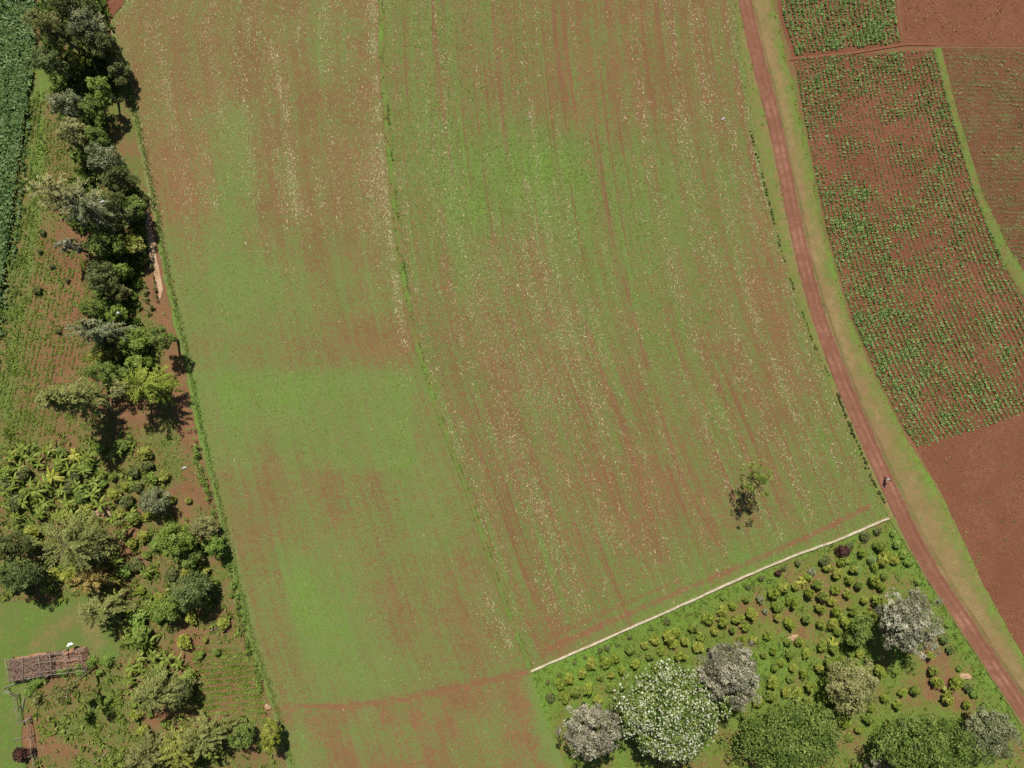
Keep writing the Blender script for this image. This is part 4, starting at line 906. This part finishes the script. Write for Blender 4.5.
# ------------------------------------------------------------------ built things
def ribbon_wall(name, line, w, h, mat):
    P = resample(line, 160); X = gx(P[:, 0]); Y = gy(P[:, 1])
    D = np.gradient(np.c_[X, Y], axis=0); D /= np.linalg.norm(D, axis=1, keepdims=True); Nn = np.c_[-D[:, 1], D[:, 0]]
    n = len(P); t = np.arange(n)
    ww = w*(.85+.4*vnoise(t, t*0, 4, 6)); hh = h*(.85+.3*vnoise(t, t*0, 5, 7)); sh = (vnoise(t, t*0, 3, 8)-.5)*.08
    prof = [(-.5, 0), (-.47, .92), (-.36, 1.0), (.36, 1.0), (.47, .92), (.5, 0)]; k = len(prof)
    V = np.array([[X[i]+Nn[i, 0]*(a*ww[i]+sh[i]), Y[i]+Nn[i, 1]*(a*ww[i]+sh[i]), z*hh[i]] for i in range(n) for a, z in prof])
    F = [(i*k+j, i*k+j+1, (i+1)*k+j+1, (i+1)*k+j) for i in range(n-1) for j in range(k-1)]
    me = bpy.data.meshes.new(name); me.from_pydata([tuple(v) for v in V], [], F+[tuple(range(k)), tuple(range((n-1)*k, n*k))][:2]); me.materials.append(mat)
    o = bpy.data.objects.new(name, me); COL.objects.link(o); return o
M_WALL = plain('pale_wall', (.38,.32,.21), (.58,.51,.37), 1.6)
tag(ribbon_wall('boundary_wall', WALL, .25, .34, M_WALL), 'long low cream wall between the stubble field and the bush plot', 'wall')

POLE = plain('weathered_pole', (.20,.17,.13), (.33,.28,.22), 6, .9, (1, 1, .2)); POLE2 = plain('brown_stick', (.17,.11,.08), (.34,.23,.17), 4)
sh = empty('pole_shed', (float(gx(52)), float(gy(662)), 0), math.radians(8)); tag(sh, 'broken down pole shed heaped with brown brushwood on the lawn', 'shed')
hx, hy = 5.4, 1.5
for i in range(5):
    for sgn in (-1, 1):
        x = -hx+i*hx/2; tubes('post', [[(x, sgn*hy+rng.normal(0, .1), 0, .09), (x+rng.normal(0, .12), sgn*hy+rng.normal(0, .1), 1.5+rng.random()*.3, .05)]], POLE, 6, sh)
for sgn in (-1, 1): tubes('rail', [[(-hx-.3, sgn*hy, 1.32, .05), (0, sgn*hy+.06, 1.25, .045), (hx+.3, sgn*hy-.05, 1.3, .05)]], POLE, 6, sh)
for i in range(6):
    x = -hx+i*hx/2.5; tubes('rafter', [[(x+rng.normal(0, .2), -hy-.4, 1.42, .05), (x+rng.normal(0, .25), hy+.4, 1.45, .045)]], POLE, 6, sh)
for i in range(2): tubes('batten', [[(-1.5, -hy+.7+i*1.3, 1.55, .04), (1.5, -hy+.75+i*1.3+rng.normal(0, .1), 1.56, .045), (hx, -hy+.7+i*1.3, 1.5, .04)]], POLE, 6, sh)
st = []
for i in range(1100):
    x = rng.uniform(-hx, hx*.25 if i % 3 else hx); y = rng.uniform(-hy, hy); a = rng.normal(0, .9); l = rng.uniform(.3, .9); z = 1.0+.35*rng.random() if x < .3 else .25+.3*rng.random()
    st.append([(x-l*math.cos(a), y-l*math.sin(a)*.6, z, .035), (x+l*math.cos(a), y+l*math.sin(a)*.6, z+rng.normal(0, .1), .025)])
tubes('brushwood', st, POLE2, 4, sh)
def heap(name, cx, cy, wx, wy, hz, mat, rz, parent=None, z=0.0, nx=26, ny=16, seed=1):
    U, Vv = np.meshgrid(np.linspace(-1, 1, nx), np.linspace(-1, 1, ny), indexing='ij')
    Z = hz*np.clip(1-np.maximum(np.abs(U), np.abs(Vv))**4, 0, 1)*(.6+.8*vnoise(U*6+50, Vv*6+50, 1.0, seed))
    if not parent:
        m = np.maximum(np.abs(U), np.abs(Vv)); rr = np.maximum(np.hypot(U, Vv), 1e-6); th = np.arctan2(Vv, U)
        kk = m/rr*(1+.25*np.sin(2*th+seed)+.18*np.sin(3*th+seed*2)+.12*np.sin(5*th+seed*3)); U = U*kk; Vv = Vv*kk
    X = U*wx*(1+.12*(vnoise(Vv*3+9, U*0, 1, seed+1)-.5)); Y = Vv*wy*(1+.2*(vnoise(U*3+9, Vv*0, 1, seed+2)-.5))
    i = np.arange((nx-1)*ny).reshape(nx-1, ny)[:, :-1].ravel()
    o = mesh_np(name, np.c_[X.ravel(), Y.ravel(), Z.ravel()+z], np.c_[i, i+ny, i+ny+1, i+1], mat, None, parent, True, True)
    if not parent: o.location = (cx, cy, 0); o.rotation_euler = (0, 0, rz)
    return o
heap('earth_floor', 0, 0, hx*1.0, hy*.98, .28, plain('orange_earth', (.28,.13,.07), (.38,.20,.12), 1.5), 0, sh, .07)
o = heap('white_sack', float(gx(69, 1.6)), float(gy(645, 1.6)), .38, .28, .22, plain('white_cloth', (.72,.72,.72), (.82,.82,.82), 4), .3); o.location.z = 1.42
tag(o, 'small white sack lying on the pole shed', 'sack')
# rickety pole fence below the shed
fe = empty('pole_fence', (float(gx(27)), float(gy(725)), 0)); tag(fe, 'rickety grey pole fence between the lawn and the leafy plot', 'fence')
FL = [(10, 688), (20, 694), (21, 706), (24, 720), (32, 716), (35, 735), (37, 752), (39, 768)]
for i, (x, y) in enumerate(FL):
    X, Y = float(gx(x)-fe.location.x), float(gy(y)-fe.location.y); tubes('post', [[(X, Y, 0, .09), (X+rng.normal(0, .15), Y+rng.normal(0, .15), 1.5, .06)]], POLE, 6, fe)
for (a, b) in zip(FL[:-1], FL[1:]):
    for z in (.55, 1.1):
        A_ = (float(gx(a[0])-fe.location.x), float(gy(a[1])-fe.location.y), z+rng.normal(0, .08), .05); B_ = (float(gx(b[0])-fe.location.x), float(gy(b[1])-fe.location.y), z+rng.normal(0, .08), .04)
        tubes('rail', [[A_, B_]], POLE, 6, fe)
for (x, y, l, a, t) in ((15, 684, 3.4, .35, 'long grey pole lying across the grass at the shed corner'), (24, 704, 2.2, 1.4, 'grey pole lying alongside the fence between lawn and plot'), (20, 738, 1.6, .3, 'short pale pole lying on the lawn edge below the fence'), (102, 757, 3.0, .7, 'long brown pole lying in the leafy plot near the bottom'), (214, 629, 1.3, .5, 'short grey pole lying in the shadow of the bluish tree')):
    o = tubes('wooden_pole', [[(-l/2, 0, .09, .07), (0, .05, .12, .065), (l/2, 0, .10, .05)]], POLE, 6); o.location = (float(gx(x)), float(gy(y)), .07); o.rotation_euler = (0, 0, a); tag(o, t, 'pole', 'loose poles in the garden')
WH = plain('white_plastic', (.52,.52,.52), (.62,.62,.62), 4); PINK = plain('pink_earth', (.32,.19,.11), (.42,.28,.18), 2)
for x, y, w, t in ((184, 468, .32, 'larger white plastic scrap on the garden soil near the field edge'), (166, 478, .22, 'smaller white plastic scrap on the garden soil'), (102, 202, .3, 'white plastic scrap caught among the wispy grey trees'), (723, 119, .28, 'white plastic scrap in the stubble field near the road'), (118, 313, .26, 'white plastic scrap in the lower tree belt')):
    o = heap('plastic_scrap', float(gx(x)), float(gy(y)), w, w*.5, .14, WH, .5, nx=10, ny=8, seed=int(x)); o.location.z = .05 if x > 130 else 5.2 if y > 300 else 8.5
    if x < 130: o.location.x = float(gx(x, o.location.z)); o.location.y = float(gy(y, o.location.z))
    tag(o, t, 'scrap', 'white plastic scraps')
for x, y, w, h_, t in ((103, 512, 1.6, .9, 'pink soil heap among the banana plants'), (21, 477, .9, .7, 'pale soil heap at the left edge of the banana patch'), (268, 707, .5, .4, 'orange soil heap at the lower field corner'), (792, 638, .7, .5, 'pale grey soil heap among the round bushes'), (963, 677, 1.0, .6, 'pink soil heap on the roadside verge')):
    o = heap('soil_heap', float(gx(x)), float(gy(y)), w, h_, .25, PINK, .3, seed=int(x)); o.location.z = .07; tag(o, t, 'soil heap', 'small heaps of pale soil')

# ------------------------------------------------------------------ the person on the road
def skinned(name, verts, edges, radii, mat, parent, root=0, sub=2):
    me = bpy.data.meshes.new(name); me.from_pydata(verts, edges, []); me.materials.append(mat)
    o = bpy.data.objects.new(name, me); COL.objects.link(o); o.parent = parent
    sk = o.modifiers.new('skin', 'SKIN'); o.modifiers.new('sub', 'SUBSURF').levels = sub; o.modifiers['sub'].render_levels = sub
    sk.use_smooth_shade = True
    for i, r in enumerate(radii): me.skin_vertices[0].data[i].radius = (r, r)
    me.skin_vertices[0].data[root].use_root = True
    return o
pe = empty('person', (float(gx(883.5)), float(gy(478.5)), .045), math.radians(-152)); tag(pe, 'person in a pale shirt and dark trousers walking on the red road', 'person')
SKIN = plain('skin', (.10,.055,.035), (.13,.07,.045), 8, .6)
V = [(0,0,.95),(0,0,1.15),(0,0,1.38),(0,.01,1.50),(0,.03,1.60),(0,.03,1.70),
     (.17,0,1.40),(.23,-.08,1.15),(.23,.04,.92),(.23,.10,.82),(-.17,0,1.40),(-.23,.08,1.15),(-.23,.16,.93),(-.23,.2,.83),
     (.09,.0,.90),(.10,.16,.50),(.10,.10,.08),(.10,.24,.04),(-.09,0,.90),(-.10,-.05,.50),(-.10,-.28,.12),(-.10,-.16,.04)]
E = [(0,1),(1,2),(2,3),(3,4),(4,5),(2,6),(6,7),(7,8),(8,9),(2,10),(10,11),(11,12),(12,13),(0,14),(14,15),(15,16),(16,17),(0,18),(18,19),(19,20),(20,21)]
R = [.13,.13,.12,.055,.095,.085,.065,.05,.038,.04,.065,.05,.038,.04,.085,.06,.042,.035,.085,.06,.042,.035]
skinned('body', V, E, R, SKIN, pe)
skinned('shirt', [(0,0,.93),(0,0,1.15),(0,0,1.40),(.18,0,1.41),(.235,-.07,1.2),(-.18,0,1.41),(-.235,.07,1.2)], [(0,1),(1,2),(2,3),(3,4),(2,5),(5,6)], [.155,.15,.145,.085,.075,.085,.075], plain('pale_shirt', (.44,.42,.40), (.54,.52,.50), 5), pe)
skinned('trousers', [(0,0,.96),(.09,0,.88),(.10,.16,.5),(.10,.10,.14),(-.09,0,.88),(-.10,-.05,.5),(-.10,-.27,.17)], [(0,1),(1,2),(2,3),(0,4),(4,5),(5,6)], [.14,.105,.08,.065,.105,.08,.065], plain('dark_trousers', (.02,.02,.028), (.04,.04,.05), 5), pe)
skinned('hair', [(0,.0,1.68),(0,.0,1.74),(0,-.03,1.66)], [(0,1),(0,2)], [.10,.07,.08], plain('black_hair', (.01,.01,.01), (.02,.018,.016), 9), pe)

# ------------------------------------------------------------------ light, sky, camera
EL, AZ = 54.0, math.degrees(math.atan2(.10, 1.0))      # shadows fall towards the bottom of the picture, a touch right
sun = bpy.data.lights.new('sun', 'SUN'); sun.energy = 5.0; sun.angle = math.radians(.5); sun.color = (1.0, .955, .88)
so = bpy.data.objects.new('sun', sun); COL.objects.link(so)
v = Vector((math.sin(math.radians(AZ))*math.cos(math.radians(EL)), -math.cos(math.radians(AZ))*math.cos(math.radians(EL)), -math.sin(math.radians(EL))))
so.rotation_euler = v.to_track_quat('-Z', 'Y').to_euler(); so.location = (0, 0, 60)
w = bpy.data.worlds.new('World'); SC.world = w; w.use_nodes = True
nt = w.node_tree; nt.nodes.clear()
sky = nt.nodes.new('ShaderNodeTexSky'); sky.sky_type = 'NISHITA'; sky.sun_disc = False
sky.sun_elevation = math.radians(EL); sky.sun_rotation = math.radians(-AZ)
bg = nt.nodes.new('ShaderNodeBackground'); bg.inputs[1].default_value = .05
ow = nt.nodes.new('ShaderNodeOutputWorld'); nt.links.new(sky.outputs[0], bg.inputs[0]); nt.links.new(bg.outputs[0], ow.inputs[0])
cam = bpy.data.cameras.new('camera'); co = bpy.data.objects.new('camera', cam); COL.objects.link(co)
cam.sensor_width = 36; cam.lens = 18*H/(512*S); cam.clip_end = 8000
co.location = (0, 0, H); co.rotation_euler = (0, 0, 0)
cam.shift_y = -(384-CY)/1024
SC.camera = co
SC.view_settings.view_transform = 'Standard'; SC.view_settings.look = 'None'; SC.view_settings.gamma = 1
SC.view_settings.exposure = .13; SC.view_settings.use_curve_mapping = False
SC.cycles.max_bounces = 6; SC.cycles.use_denoising = False
